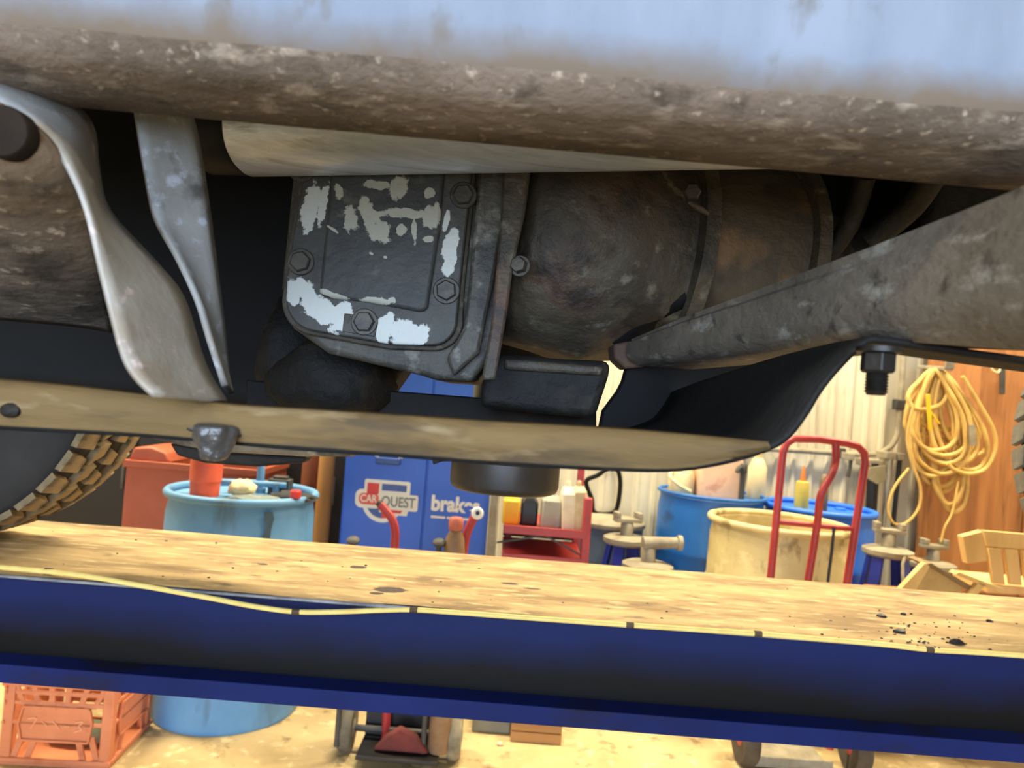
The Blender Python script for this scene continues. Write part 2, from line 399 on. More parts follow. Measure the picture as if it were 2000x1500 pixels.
# ---------------- gearbox with side cover
GZ = lambda px, py, d: W(px, py, d)
M_case = mk('greasy_brown_casting', (78, 68, 52), (50, 43, 34), 9, .65, bump=.8, bscale=45, spots=[((92, 62, 44), 7, .66), ((112, 106, 88), 34, .69), ((32, 28, 23), 14, .64)])
M_case2 = mk('greasy_grey_casting', (74, 69, 58), (50, 46, 39), 12, .6, bump=.7, bscale=50, spots=[((128, 124, 112), 30, .68), ((34, 31, 27), 14, .62)])
M_caseblk = mk('black_oily_casting', (30, 27, 23), (17, 15, 13), 9, .7, bump=.7, bscale=40, spec=.3, spots=[((50, 44, 35), 16, .66)])
gear = empty('gearbox', W(900, 700, .95)); setparent(gear, truck)
# wear patches on cover
def pt(px, py, rx, rz, ang, d=.80):
    p = W(px, py, d); return (p.x, p.y, p.z, rx * d / FPX, .2, rz * d / FPX, math.radians(ang))
cover_p = [pt(607, 405, 17, 48, 8), pt(630, 400, 9, 42, 6), pt(598, 572, 16, 36, -38), pt(628, 606, 44, 24, 24), pt(668, 622, 26, 30, 10), pt(752, 640, 18, 30, 8), pt(788, 650, 34, 26, 10), pt(820, 655, 18, 22, 10),
           pt(572, 570, 15, 26, -15), pt(880, 480, 14, 34, 8), pt(876, 520, 12, 26, 14), pt(872, 430, 6, 22, 6)]
panel_p = [pt(688, 432, 14, 24, -8), pt(722, 420, 15, 34, -28), pt(742, 455, 24, 20, 30), pt(790, 420, 46, 11, -4), pt(780, 372, 18, 24, 20), pt(740, 365, 30, 8, 0), pt(847, 425, 18, 24, 12), pt(811, 455, 5, 22, -6), pt(785, 452, 9, 10, 0),
           pt(664, 378, 9, 14, -20), pt(642, 574, 26, 6, 14), pt(660, 580, 26, 6, 10), pt(738, 590, 34, 7, 0), pt(766, 588, 7, 6, 0), pt(840, 380, 12, 10, 0), pt(652, 450, 14, 3, 30), pt(838, 470, 12, 6, 0), pt(728, 498, 5, 3, 20), pt(755, 505, 4, 3, 0)]
M_cover = mk('dark_grey_painted_cover', (62, 60, 54), (48, 46, 42), 14, .6, bump=.5, bscale=60, spots=[((92, 86, 74), 30, .68)], patches=((192, 193, 186), cover_p, 1.9, 100))
M_panel = mk('dark_grey_painted_panel', (58, 58, 55), (46, 45, 43), 14, .6, bump=.45, bscale=60, spots=[((88, 84, 76), 40, .70)], patches=((164, 161, 146), panel_p, 2.0, 110))
def platepx(poly, d, th, name, mat, parent, bevel=.002, seg=2, smooth=35):
    return MB().prism([W(x, y, d) for x, y in poly], (0, th, 0)).build(name, mat, parent, smooth=smooth, bevel=bevel, seg=seg)
def arcpx(cx, cy, r, a0, a1, n=8):
    return [(cx + r * math.cos(math.radians(lerp(a0, a1, i / n))), cy + r * math.sin(math.radians(lerp(a0, a1, i / n)))) for i in range(n + 1)]
# main case body behind the cover
caseb = []
for x_, dd in ((0, 0), (1, 0)): pass
platepx([(575, 300), (1010, 300), (985, 560), (965, 690), (930, 735), (925, 746), (850, 742), (818, 732), (640, 690), (570, 640), (548, 560)], .825, .24, 'case', M_case2, gear, .012, 4)
cover_poly = [(600, 290), (925, 290), (915, 400), (898, 560)] + arcpx(842, 625, 50, 0, 95, 8) + [(760, 672), (660, 655)] + arcpx(620, 585, 62, 105, 190, 8) + [(562, 520), (572, 460)]
plate = platepx(cover_poly, .80, .016, 'cover_plate', M_cover, gear, .002)
gk = [(598, 290), (934, 290), (924, 400), (907, 560)] + arcpx(846, 627, 58, 0, 95, 8) + [(760, 682), (660, 664)] + arcpx(618, 588, 68, 105, 190, 8) + [(554, 520), (566, 460)]
platepx(gk, .815, .012, 'cover_gasket', M_case, plate, .002)
panel_poly = [(648, 290), (872, 290), (858, 450), (835, 600), (828, 608), (815, 608), (720, 590), (632, 580), (622, 572), (624, 555), (636, 440)]
platepx(panel_poly, .793, .009, 'raised_panel', M_panel, plate, .004, 3)
def hexbolt(px, py, d, r, parent, mat, face=(0, -1, 0), h=.007, wash=True):
    c = W(px, py, d); b_ = MB()
    if wash: b_.lathe([(r * 1.28, 0), (r * 1.28, .0015), (r * 1.2, .0022)], c, face, 24)
    b_.lathe([(r, 0), (r, h * .8), (r * .86, h)], c, face, 6, a0=random.random())
    return b_.build('bolt', mat, parent, smooth=0 if not wash else 25)
M_bolt = mk('greasy_bolt_steel', (74, 68, 58), (50, 46, 40), 40, .5, metal=.3, bump=.3, bscale=90)
for px, py in ((588, 512), (905, 382), (872, 568), (712, 629), (590, 330)): hexbolt(px, py, .80, .0115, plate, M_bolt)
# small bare boss under the lower bolt
platepx([(672, 612), (738, 618), (733, 658), (668, 648)], .7985, .004, 'bolt_boss', M_case2, plate, .001)
# flange wall to the right of the cover, strap, small bolt
platepx([(938, 290), (1000, 290), (985, 430), (962, 560), (935, 690), (885, 735), (872, 700), (905, 640), (915, 560)], .81, .03, 'case_flange', M_case2, gear, .004)
platepx([(985, 290), (1042, 290), (1025, 420), (1002, 520), (992, 600), (968, 742), (940, 742), (958, 640), (966, 560), (978, 420)], .785, .012, 'strap', M_case, gear, .003)
hexbolt(1016, 520, .79, .009, gear, M_bolt, (-.25, -1, 0), .012)
# barrel sections around the shaft line
AXT = math.radians(4)
gax = V((math.cos(math.radians(14)), math.sin(math.radians(14)), -.03)).normalized()
gc = V((-.03, .945, 1.562))
def barrel(prof, name, mat, n=64, amp=.0):
    mb = MB().lathe([(r, h) for h, r in prof], gc, gax, n)
    if amp:
        for i, p in enumerate(mb.v):
            q = p - gc; q2 = q - gax * q.dot(gax)
            mb.v[i] = p + q2.normalized() * amp * noise.noise(p * 16)
    return mb.build(name, mat, gear, smooth=50)
barrel([(0, .115), (.004, .130), (.012, .140), (.06, .150), (.11, .158), (.14, .152), (.19, .146), (.205, .147)], 'gearbox_barrel', M_case, 96, .005)
barrel([(.203, .148), (.205, .160), (.222, .162), (.225, .150)], 'joint_flange', M_case, 80, .002)
barrel([(.225, .145), (.26, .146), (.31, .148), (.350, .150)], 'bell_housing', mk('dark_brown_casting', (80, 70, 52), (54, 48, 37), 8, .62, bump=.5, bscale=36, spots=[((110, 86, 58), 8, .68), ((30, 27, 22), 10, .62)]), 96, .004)
barrel([(.350, .148), (.352, .162), (.368, .164), (.371, .150)], 'joint_flange', M_case, 80, .002)
barrel([(.371, .140), (.41, .112), (.47, .092), (.60, .080)], 'engine_block', M_caseblk, 48, .008)
# ribs and lumps on the barrel
def rib(p0, p1, r, mat=M_case, name='casting_rib'):
    pts = [W(*p0).lerp(W(*p1), i / 8) for i in range(9)]
    MB().tube(pts, [r * (.6 + .4 * math.sin(math.pi * i / 8)) for i in range(9)], 10).build(name, mat, gear, smooth=60)
def lump(px, py, d, sx, sy, sz, mat, name, seed=0):
    c = W(px, py, d); mb = MB(); rings = []
    for i in range(9):
        ph = math.pi * (i + .5) / 9 - math.pi / 2
        rings.append([c + V((math.cos(ph) * math.cos(t) * sx, math.cos(ph) * math.sin(t) * sy, math.sin(ph) * sz)) * (1 + .22 * noise.noise(V((math.cos(t) * 1.3 + seed, math.sin(t) * 1.3, ph * 1.2)))) for t in [2 * math.pi * k / 20 for k in range(20)]])
    mb.loft(rings); return mb.build(name, mat, gear, smooth=70)
rib((1345, 395, .775), (1385, 418, .77), .0035)
hexbolt(1352, 378, .775, .009, gear, M_bolt, (-.2, -1, 0), .01, False)
# lower ledge and dark lumps
platepx([(975, 690), (1090, 700), (1195, 705), (1190, 735), (1163, 818), (935, 796), (942, 745)], .845, .10, 'sump', M_caseblk, gear, .010, 3)
platepx([(985, 700), (1180, 716), (1176, 734), (984, 722)], .838, .03, 'sump_lip', M_case, gear, .004, 3)
lump(650, 745, .93, .075, .06, .055, M_caseblk, 'gear_lever_housing', 5)
lump(575, 690, 1.0, .05, .06, .08, M_caseblk, 'gear_lever_housing', 9)
platepx([(520, 640), (700, 668), (800, 700), (785, 726), (758, 764), (740, 800), (500, 800)], 1.0, .1, 'extension_housing', M_caseblk, gear, .01, 3)
# black boxes added behind the gaps to keep them dark, filling the far side
MB().box(-1.0, -.30, 1.06, 1.28, 1.30, 1.79).build('dark_gap_backing', M_black, truck, bevel=.03, seg=4)
MB().box(-.32, .75, 1.16, 1.29, 1.50, 1.79).build('dark_filler', M_black, truck, bevel=.01)
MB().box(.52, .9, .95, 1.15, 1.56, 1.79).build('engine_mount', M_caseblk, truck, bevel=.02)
for (p0, p1, r) in (((1690, 345, .86), (1600, 520, .93), .012), ((1830, 330, .82), (1700, 470, .9), .015)):
    MB().tube(smooth_path([W(*p0), W(*p0).lerp(W(*p1), .5) + V((.01, 0, 0)), W(*p1)], 5), r, 12).build('hose', M_caseblk, truck, smooth=60)

# ---------------- crossmember running from the near rail in towards the gearbox
M_cross = mk('dusty_crossmember', (104, 95, 83), (76, 69, 59), 10, .75, bump=.7, bscale=70, stretch=(1, .5, 1), spots=[((132, 128, 118), 60, .67, (1, .4, 1)), ((46, 41, 35), 50, .68)])
rings = []
for (px, ty, by, d) in ((2050, 308, 697, .347), (2010, 328, 690, .357), (1920, 370, 676, .39), (1800, 420, 668, .435), (1680, 470, 664, .485), (1560, 518, 674, .55), (1440, 566, 688, .63), (1330, 608, 700, .72), (1225, 655, 712, .84)):
    t = W(px, ty, d); b_ = W(px, by, d); h = t.z - b_.z; w = .075
    x = (t.x + b_.x) / 2
    rings.append([V((x + .016, d, t.z)), V((x + .004, d, t.z - .004)), V((x + .004, d, t.z - h * .18)), V((x, d, t.z - h * .25)), V((x, d, b_.z + h * .30)), V((x + .004, d, b_.z + h * .12)), V((x + .014, d, b_.z)),
                  V((x + w, d, b_.z)), V((x + w, d, t.z))])
cm = MB().loft(rings).build('crossmember', M_cross, truck, smooth=40, bevel=0)
lump2 = platepx([(1198, 672), (1262, 660), (1262, 716), (1222, 720), (1200, 700)], .85, .05, 'mount_tab', mk('rusty_tab', (96, 70, 50), (66, 48, 36), 20, .8, bump=.4, bscale=60), cm, .003)
# dark rubber mount and hose around the gap to the wall
MB().tube(smooth_path([W(1345, 575, .88), W(1275, 600, .90), W(1232, 630, .91), W(1200, 668, .92)], 5), [.016 + .010 * math.sin(math.pi * i / 15) for i in range(16)], 12).build('mount_rubber', M_black, cm, smooth=60)
platepx([(1224, 716), (1300, 690), (1480, 680), (1480, 855), (1168, 850), (1178, 802), (1206, 764), (1216, 745)], .87, .02, 'mount_bracket', M_black, cm, .004, 3)

# ---------------- skid tray: sheet extruded inwards, folded-up near lip
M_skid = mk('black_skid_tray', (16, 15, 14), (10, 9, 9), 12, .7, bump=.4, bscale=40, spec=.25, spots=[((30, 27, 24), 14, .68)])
M_lip = mk('dusty_tray_lip', (98, 80, 50), (78, 63, 38), 8, .8, spec=.25, bump=.35, bscale=40, stretch=(.35, 1, 1.5), spots=[((62, 53, 40), 12, .66, (.5, 1, 2)), ((120, 106, 80), 30, .70, (.4, 1, 1.5))])
DS = .455
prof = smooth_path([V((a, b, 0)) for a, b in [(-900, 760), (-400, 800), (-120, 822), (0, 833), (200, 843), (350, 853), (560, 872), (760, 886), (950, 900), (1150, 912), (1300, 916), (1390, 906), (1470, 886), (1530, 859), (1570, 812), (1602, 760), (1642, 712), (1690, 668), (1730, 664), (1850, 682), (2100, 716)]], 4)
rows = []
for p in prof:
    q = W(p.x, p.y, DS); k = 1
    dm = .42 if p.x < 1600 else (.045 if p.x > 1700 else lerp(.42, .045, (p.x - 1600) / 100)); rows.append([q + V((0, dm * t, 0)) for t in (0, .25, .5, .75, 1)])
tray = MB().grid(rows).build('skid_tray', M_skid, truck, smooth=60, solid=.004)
top = [(-900, 660), (-400, 702), (-120, 730), (0, 744), (150, 758), (300, 776), (470, 795), (700, 809), (950, 826), (1180, 839), (1330, 851), (1440, 862), (1500, 868)]
bot = [(-900, 758), (-400, 798), (-120, 820), (0, 831), (150, 839), (300, 848), (470, 863), (700, 880), (950, 899), (1180, 912), (1330, 914), (1440, 893), (1502, 873)]
ts_ = smooth_path([V((a, b, 0)) for a, b in top], 5); bs_ = smooth_path([V((a, b, 0)) for a, b in bot], 5)
rows = [[W(lerp(u.x, l.x, t), lerp(u.y, l.y, t), DS - .003 - .005 * math.sin(math.pi * min(1, t * 1.1)) + (.005 if t == 0 else 0)) for t in (0, .06, .25, .5, .75, .93, 1)] for u, l in zip(ts_, bs_)]
MB().grid(rows).build('tray_lip', M_lip, tray, smooth=60, solid=.004)
eb = MB().tube([W(p.x, p.y - 1, DS + .001) for p in ts_], .0014, 8).build('lip_edge', mk('bare_edge_steel', (168, 168, 166), (96, 96, 98), 30, .4, metal=.6, lo=.4, hi=.6), tray, smooth=60)
# far lip of the tray
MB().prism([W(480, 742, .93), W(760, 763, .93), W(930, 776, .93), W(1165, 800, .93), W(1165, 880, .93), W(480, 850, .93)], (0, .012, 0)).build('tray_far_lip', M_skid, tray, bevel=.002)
# bolts: greased one on the left, clean threaded one on the right
M_dkbolt = mk('dark_oiled_steel', (40, 38, 36), (26, 25, 24), 40, .45, metal=.5, bump=.2, bscale=80)
c = W(1716, 690, .43)
nt_ = MB().lathe([(.0098, 0), (.0098, -.010), (.0088, -.0115)], c, (0, 0, 1), 6, .3).build('nut', M_dkbolt, tray, smooth=0, bevel=.0006)
pr = [(.0058, -.010)]
for k in range(7): z = -.0115 - k * .0018; pr += [(.0066, z), (.0056, z - .0009)]
pr.append((.005, -.0245)); MB().lathe(pr, c, (0, 0, 1), 20).build('threaded_stud', M_dkbolt, nt_, smooth=30)
MB().lathe([(.0125, .0035), (.0125, .0005), (.0115, 0)], c, (0, 0, 1), 24).build('washer', M_dkbolt, nt_)
M_grease = mk('grey_grease', (66, 67, 68), (44, 44, 45), 18, .28, bump=.7, bscale=45)
c = W(421, 846, .445)
g = MB(); rings = []
for z, r in ((.006, .0125), (.003, .0135), (0, .0130), (-.004, .0125), (-.008, .0105), (-.0125, .0085), (-.0155, .0075), (-.0165, .004)):
    rings.append([c + V((math.cos(t) * r, math.sin(t) * r, z)) * 1 + V((math.cos(t), math.sin(t), .0)) * .0035 * noise.noise(V((math.cos(t) * 2.2, math.sin(t) * 2.2, z * 190))) for t in [2 * math.pi * k / 28 for k in range(28)]])
gb = MB().loft(rings).build('greased_bolt', M_grease, tray, smooth=70, subsurf=1)
MB().bar(W(368, 830, .449), W(402, 842, .449), .004, .006).bar(W(440, 842, .449), W(474, 848, .449), .004, .004).build('split_pin', M_dkbolt, gb, bevel=.001)
c = W(18, 800, .447); MB().lathe([(.004, .0), (.007, .002), (.0075, .008)], c - V((0, .003, 0)), (.2, 1, 0), 16, sq=.7).build('lip_plug', M_skid, tray)

# ---------------- far side: tyres, spring, canister
M_tire = mk('dusty_black_rubber', (40, 36, 31), (28, 25, 22), 9, .85, bump=.2, bscale=50)
M_block = mk('dusty_tread_rubber', (150, 128, 90), (108, 92, 66), 12, .9, bump=.3, bscale=60, spots=[((76, 66, 50), 30, .66)])
M_blockg = mk('grey_tread_rubber', (128, 124, 112), (92, 88, 78), 12, .9, bump=.3, bscale=60)
TR = .385; TZ = ZD + TR; TY0, TY1 = 1.45, 1.70
def tire(cx, mat, name_label, phase):
    c = V((cx, 0, TZ)); rb = TR - .014
    pf = [(rb - .15, TY0 + .02), (rb - .145, TY0 + .008), (rb - .10, TY0 - .006), (rb - .05, TY0 - .004), (rb - .018, TY0 + .008), (rb - .004, TY0 + .022), (rb, TY0 + .05), (rb, TY1 - .05), (rb - .004, TY1 - .022), (rb - .05, TY1 + .004), (rb - .10, TY1 + .006), (rb - .15, TY1 - .02)]
    t = MB().lathe([(r, y) for r, y in pf], c, (0, 1, 0), 72, cap=False).build('tire', M_tire, truck, smooth=50)
    MB().lathe([(rb - .148, TY0 + .03), (rb - .17, TY0 + .035), (rb - .18, TY0 + .10), (.06, TY0 + .12), (.05, TY0 + .07), (.02, TY0 + .06)], c, (0, 1, 0), 40).build('wheel_rim', M_caseblk, t, smooth=40)
    n = 42; wd_ = (TY1 - TY0)
    lanes = [(0.0, .062, .046, 0.0, .010), (.070, .050, .040, .5, .0), (.128, .050, .040, .1, .0), (.186, .062, .046, .6, -.010)]
    for li, (y0, w, lth, ph, dr) in enumerate(lanes):
        mb = MB()
        hw, hl = w / 2 - .003, lth / 2
        sk = .010 if li % 2 else -.008
        lowA = [(-hl, -hw), (hl, -hw + (.008 if li in (1, 3) else 0)), (hl - (.008 if li == 1 else 0), hw), (-hl + (.010 if li in (0, 2) else 0), hw)]
        lowA = [(a + sk * b / hw, b) for a, b in lowA]
        sl = .007 if li == 0 else 0; sr = .007 if li == 3 else 0
        bt = [V((a, b, -.006)) for a, b in lowA]
        tp = [V((a * .93, b * .95, .013 - (sl if b < 0 else 0) - (sr if b > 0 else 0))) for a, b in lowA]
        mb.loft([bt, tp]); me = mb.mesh('tread_block', 0); me.materials.append(mat)
        for k in range(n):
            an = 2 * math.pi * (k + ph + phase) / n
            o = bpy.data.objects.new('tread_block', me); COL.objects.link(o)
            er = V((math.cos(an), 0, math.sin(an))); et = V((-math.sin(an), 0, math.cos(an)))
            p = c + er * rb + V((0, TY0 + .005 + y0 + w / 2 - .003, 0))
            mm = Matrix(((et.x, 0, er.x, p.x), (0, 1, 0, p.y), (et.z, 0, er.z, p.z), (0, 0, 0, 1)))
            o.parent = t; o.matrix_parent_inverse = wmat(t).inverted(); o.matrix_basis = mm
    return t
xl = W(285, 850, 1.69).x; zl = W(285, 850, 1.69).z
tire(xl - math.sqrt(max(.01, TR ** 2 - (TZ - zl) ** 2)) - .005, M_block, '', .3)
tire(W(1966, 870, 1.70).x + TR, M_blockg, '', .1)
M_spring = mk('dusty_spring_steel', (120, 106, 82), (84, 74, 58), 14, .8, bump=.5, bscale=40, spots=[((170, 154, 118), 20, .66), ((44, 38, 31), 12, .62)])
sp = platepx([(270, 832), (330, 842), (560, 862), (640, 874), (700, 884), (690, 893), (600, 891), (520, 886), (440, 884), (360, 872), (300, 858)], 1.45, .07, 'leaf_spring', M_spring, truck, .006, 3)
platepx([(330, 866), (440, 884), (560, 890), (600, 893), (590, 905), (500, 912), (400, 905), (345, 890)], 1.50, .05, 'spring_clamp', M_caseblk, sp, .006, 3)
cc = W(988, 905, 1.3); rc = 106 * 1.3 / FPX
zt = W(988, 905, 1.3 - rc).z; zb = W(990, 972, 1.3 - rc).z
can = MB().lathe([(rc * .2, zb + .002), (rc * .90, zb), (rc * .97, zb + .004), (rc, zb + .012), (rc, zt - .004), (rc * .96, zt), (rc * .7, zt + .05), (rc * .7, 1.5)], (cc.x, 1.3, 0), (0, 0, 1), 48).build('canister', mk('black_canister', (48, 42, 36), (32, 29, 26), 14, .45, spots=[((64, 56, 46), 20, .66, (1, 1, .2))]), truck, smooth=40)
MB().lathe([(rc * .98, zt - .004), (rc * 1.03, zt - .001), (rc * 1.03, zt + .005), (rc * .9, zt + .008)], (cc.x, 1.3, 0), (0, 0, 1), 48).build('canister_rim', M_spring, can, smooth=40)
platepx([(842, 890), (885, 892), (885, 898), (862, 902), (846, 908)], 1.3, .03, 'canister_bracket', M_caseblk, can, .002)

# ================================================================== THINGS BEHIND THE LIFT
def onfloor(px, py, d): p = W(px, py, d); return V((p.x, d, 0))
def xat(px, d, z):
    """x where the photo column px crosses height z at distance d"""
    y = 775
    for _ in range(6):
        p = W(px, y, d); y += (p.z - z) / d * FPX
    return W(px, y, d).x
M_ltblue = mk('light_blue_plastic', (104, 156, 196), (90, 140, 182), 4, .5, spots=[((76, 104, 120), 6, .68, (1, 1, .3))])
M_dkblue = mk('blue_steel_paint', (34, 104, 178), (28, 92, 162), 4, .4, spots=[((24, 66, 112), 7, .70)])
M_brblue = mk('bright_blue_plastic', (42, 116, 222), (36, 104, 206), 4, .45)
M_cream = mk('yellowed_white_plastic', (214, 196, 140), (192, 172, 116), 5, .6, spots=[((134, 112, 66), 10, .66, (1, 1, .5)), ((226, 206, 150), 8, .64)])
M_cream2 = mk('cream_plastic', (232, 214, 166), (214, 194, 146), 8, .55)
M_red = mk('red_enamel', (178, 54, 50), (156, 44, 42), 6, .45, spots=[((130, 40, 34), 14, .68)])
M_grey = mk('dusty_grey_casting', (160, 150, 126), (130, 120, 98), 12, .75, bump=.3, bscale=40)
M_dgrey = mk('dark_grey_metal', (70, 68, 62), (50, 48, 44), 10, .6)
M_wood = mk('pale_lumber', (232, 196, 128), (210, 170, 104), 9, .75, stretch=(1, 1, .15), bump=.15, bscale=40)
M_ply = mk('brown_plywood', (176, 118, 66), (144, 92, 48), 5, .7, stretch=(3, 1, .25), bump=.1, bscale=30, spots=[((112, 70, 36), 6, .66, (3, 1, .25))])
M_orange = mk('orange_red_paint', (176, 90, 60), (160, 78, 50), 5, .5, spots=[((140, 56, 34), 8, .68)])
M_dark = mk('black_gloss_paint', (20, 19, 18), (14, 13, 13), 4, .5)

def drum(name, label, px, d, r, h, mat, rim='plastic', group='drums behind the lift', open_top=False, zc=.85):
    x = xat(px, d, zc); root = empty(name, (0, 0, 0))
    pr = [(r * .93, .012), (r * .96, 0), (r * .985, .02), (r * .985, h * .31), (r * 1.0, h * .325), (r * 1.0, h * .345), (r * .985, h * .36), (r * .985, h * .64), (r * 1.0, h * .655), (r * 1.0, h * .675), (r * .985, h * .69), (r * .975, h * .90), (r * .95, h * .945), (r * .95, h * .97)]
    if open_top: pr += [(r * .90, h * .97), (r * .90, .03), (r * .3, .025)]
    MB().lathe(pr, n=56).build('body', mat, root, smooth=40)
    MB().tube([V((math.cos(t) * r * .975, math.sin(t) * r * .975, h - .014)) for t in [2 * math.pi * k / 56 for k in range(56)]], .016 if rim == 'plastic' else .010, 10, True).build('rim', mat, root, smooth=60)
    if not open_top:
        MB().lathe([(r * .95, h - .034), (r * .93, h - .03), (r * .1, h - .03)], n=48).build('lid', mat, root, smooth=40)
        MB().lathe([(.032, h - .03), (.032, h - .018), (.026, h - .015)], (r * .55, r * .3, 0), n=20).build('bung', mat, root, smooth=30)
    root.location = (x, d, 0)
    tag(root, label, 'drum', group)
    return root
RD = .296
d1 = drum('plastic_drum', 'light blue plastic drum with clutter on its lid, left of the blue cabinet', 475, 3.06, RD, .885, M_ltblue)
d2 = drum('steel_drum', 'medium blue steel drum with a thin rim behind the yellowed white drum', 1388, 4.0, .285, .93, M_dkblue, 'steel')
d3 = drum('plastic_drum', 'open yellowed white plastic drum behind the red hand truck', 1521, 3.40, .312, .885, M_cream, open_top=True)
d4 = drum('plastic_drum', 'bright blue plastic drum standing rightmost of the drums', 1598, 3.98, .285, .90, M_brblue)
# oil run down the light blue drum
L1 = d1.location
rows = []
for k in range(12):
    z = lerp(.84, .52, k / 11); w_ = lerp(.016, .008, k / 11) + .004 * math.sin(k * 2.1)
    a0 = math.radians(-52) + .02 * math.sin(k)
    rows.append([L1 + V((math.cos(a0 + s * w_ / RD) * RD * (1.003 if z > .45 else 1), math.sin(a0 + s * w_ / RD) * RD * 1.003, z)) for s in (-1, 0, 1)])
MB().grid(rows).build('oil_run', mk('dried_oil', (66, 92, 108), (54, 76, 92), 20, .4), d1, smooth=60)

# ---- clutter on the light blue drum (lid top at h-.03)
ZL = .885 - .03
def on1(px, py): p = Wz(px, py, ZL); return p
M_cap = mk('orange_plastic', (226, 98, 66), (208, 84, 56), 10, .5)
p = V((xat(402, 2.98, .93), 2.98, ZL))
t_ = MB().lathe([(.052, 0), (.056, .004), (.058, .06), (.062, .064), (.062, .150), (.059, .153), (.055, .153), (.055, .10)], p, n=32).build('orange_cup', M_cap, smooth=40); tag(t_, 'orange red plastic cup standing on the light blue drum under the greased bolt', 'cup')
gl = MB()
for i, (px, dx, s) in enumerate(((470, 0, 1),)):
    q = V((xat(px, 2.98, .9), 3.0, ZL))
    rings = []
    for j in range(9):
        ph = math.pi * (j + .5) / 9 - math.pi / 2
        rings.append([q + V((0, 0, .038)) + V((math.cos(ph) * math.cos(t) * .055, math.cos(ph) * math.sin(t) * .035, math.sin(ph) * .036)) * (1 + .35 * noise.noise(V((math.cos(t) * 2, math.sin(t) * 2, ph * 2)))) for t in [2 * math.pi * k / 22 for k in range(22)]])
    gl.loft(rings)
tag(gl.build('rag', M_cream2, smooth=70), 'crumpled cream rag on the light blue drum beside the orange cup', 'rag')
q0, q1 = V((xat(425, 3.06, .9), 3.08, ZL + .05)), V((xat(556, 3.1, .9), 3.12, ZL + .05))
hp = MB().cyl(q0, q1, .012, n=14).build('pump_handle', M_ltblue, None, smooth=40)
MB().cyl(q0.lerp(q1, .2), V((q0.lerp(q1, .2).x, q0.lerp(q1, .2).y, ZL)), .014, n=12).build('pump_stem', M_ltblue, hp, smooth=40)
MB().cyl(q0.lerp(q1, .85), V((q0.lerp(q1, .85).x, q0.lerp(q1, .85).y, ZL)), .014, n=12).build('pump_stem', M_ltblue, hp, smooth=40)
tag(hp, 'light blue tubular handle lying level over the blue drum lid', 'handle')
q = V((xat(508, 3.16, .9), 3.16, ZL))
hk = MB().tube(smooth_path([q, q + V((0, 0, .10)), q + V((-.005, 0, .13)), q + V((-.03, 0, .145)), q + V((-.055, 0, .13))], 6), .016, 12).build('drum_spigot', M_ltblue, smooth=60)
MB().cyl(q, q + V((0, 0, .025)), .026, n=20).build('spigot_base', M_ltblue, hk, smooth=40)
tag(hk, 'hooked light blue spigot rising behind the clutter on the drum', 'spigot')
q = V((xat(405, 2.88, .87), 2.87, ZL)); cdm = MB()
cdm.box(-.055, .055, -.03, .03, 0, .008, Matrix.Translation(q)); cb = cdm.build('cardboard_scrap', mk('tan_card', (222, 176, 112), (204, 158, 96), 12, .8), bevel=.002)
tag(cb, 'flat tan cardboard scrap at the front of the drum lid', 'cardboard')
def blob(name, label, cat, c, s, mat, seed, amp=.3):
    rings = []
    for j in range(9):
        ph = math.pi * (j + .5) / 9 - math.pi / 2
        rings.append([c + V((0, 0, s[2])) + V((math.cos(ph) * math.cos(t) * s[0], math.cos(ph) * math.sin(t) * s[1], math.sin(ph) * s[2])) * (1 + amp * noise.noise(V((math.cos(t) * 2 + seed, math.sin(t) * 2, ph * 2)))) for t in [2 * math.pi * k / 22 for k in range(22)]])
    o = MB().loft(rings).build(name, mat, smooth=70); tag(o, label, cat); return o
M_rag = mk('oily_cloth', (44, 46, 46), (30, 31, 32), 14, .8, bump=.5, bscale=30)
blob('rag', 'black oily rag lying right on the light blue drum lid', 'rag', V((xat(572, 3.0, .87), 3.0, ZL)), (.09, .06, .022), M_rag, 4)
blob('rag', 'grey oily cloth spread in the middle of the light blue drum lid', 'rag', V((xat(500, 2.92, .87), 2.93, ZL)), (.10, .06, .014), mk('grey_cloth', (120, 132, 128), (92, 102, 100), 14, .8, bump=.4, bscale=30), 11)
q = V((xat(548, 3.16, .9), 3.16, ZL)); bk = MB().box(-.045, .045, -.03, .03, 0, .07, Matrix.Translation(q)).box(-.03, .03, -.02, .02, .07, .082, Matrix.Translation(q)).build('oil_filter_can', M_dgrey, bevel=.004)
tag(bk, 'small dark grey box can at the back right of the drum lid', 'can')
q = V((L1.x + RD * .975 * math.cos(-.5) , L1.y + RD * .975 * math.sin(-.5), .885 + .002))
rc_ = MB().lathe([(.020, 0), (.021, .004), (.021, .026), (.018, .030)], q, n=20).build('red_cap', mk('red_plastic', (220, 62, 58), (204, 50, 50), 10, .4), smooth=35); tag(rc_, 'small red cap sitting on the right rim of the light blue drum', 'cap')

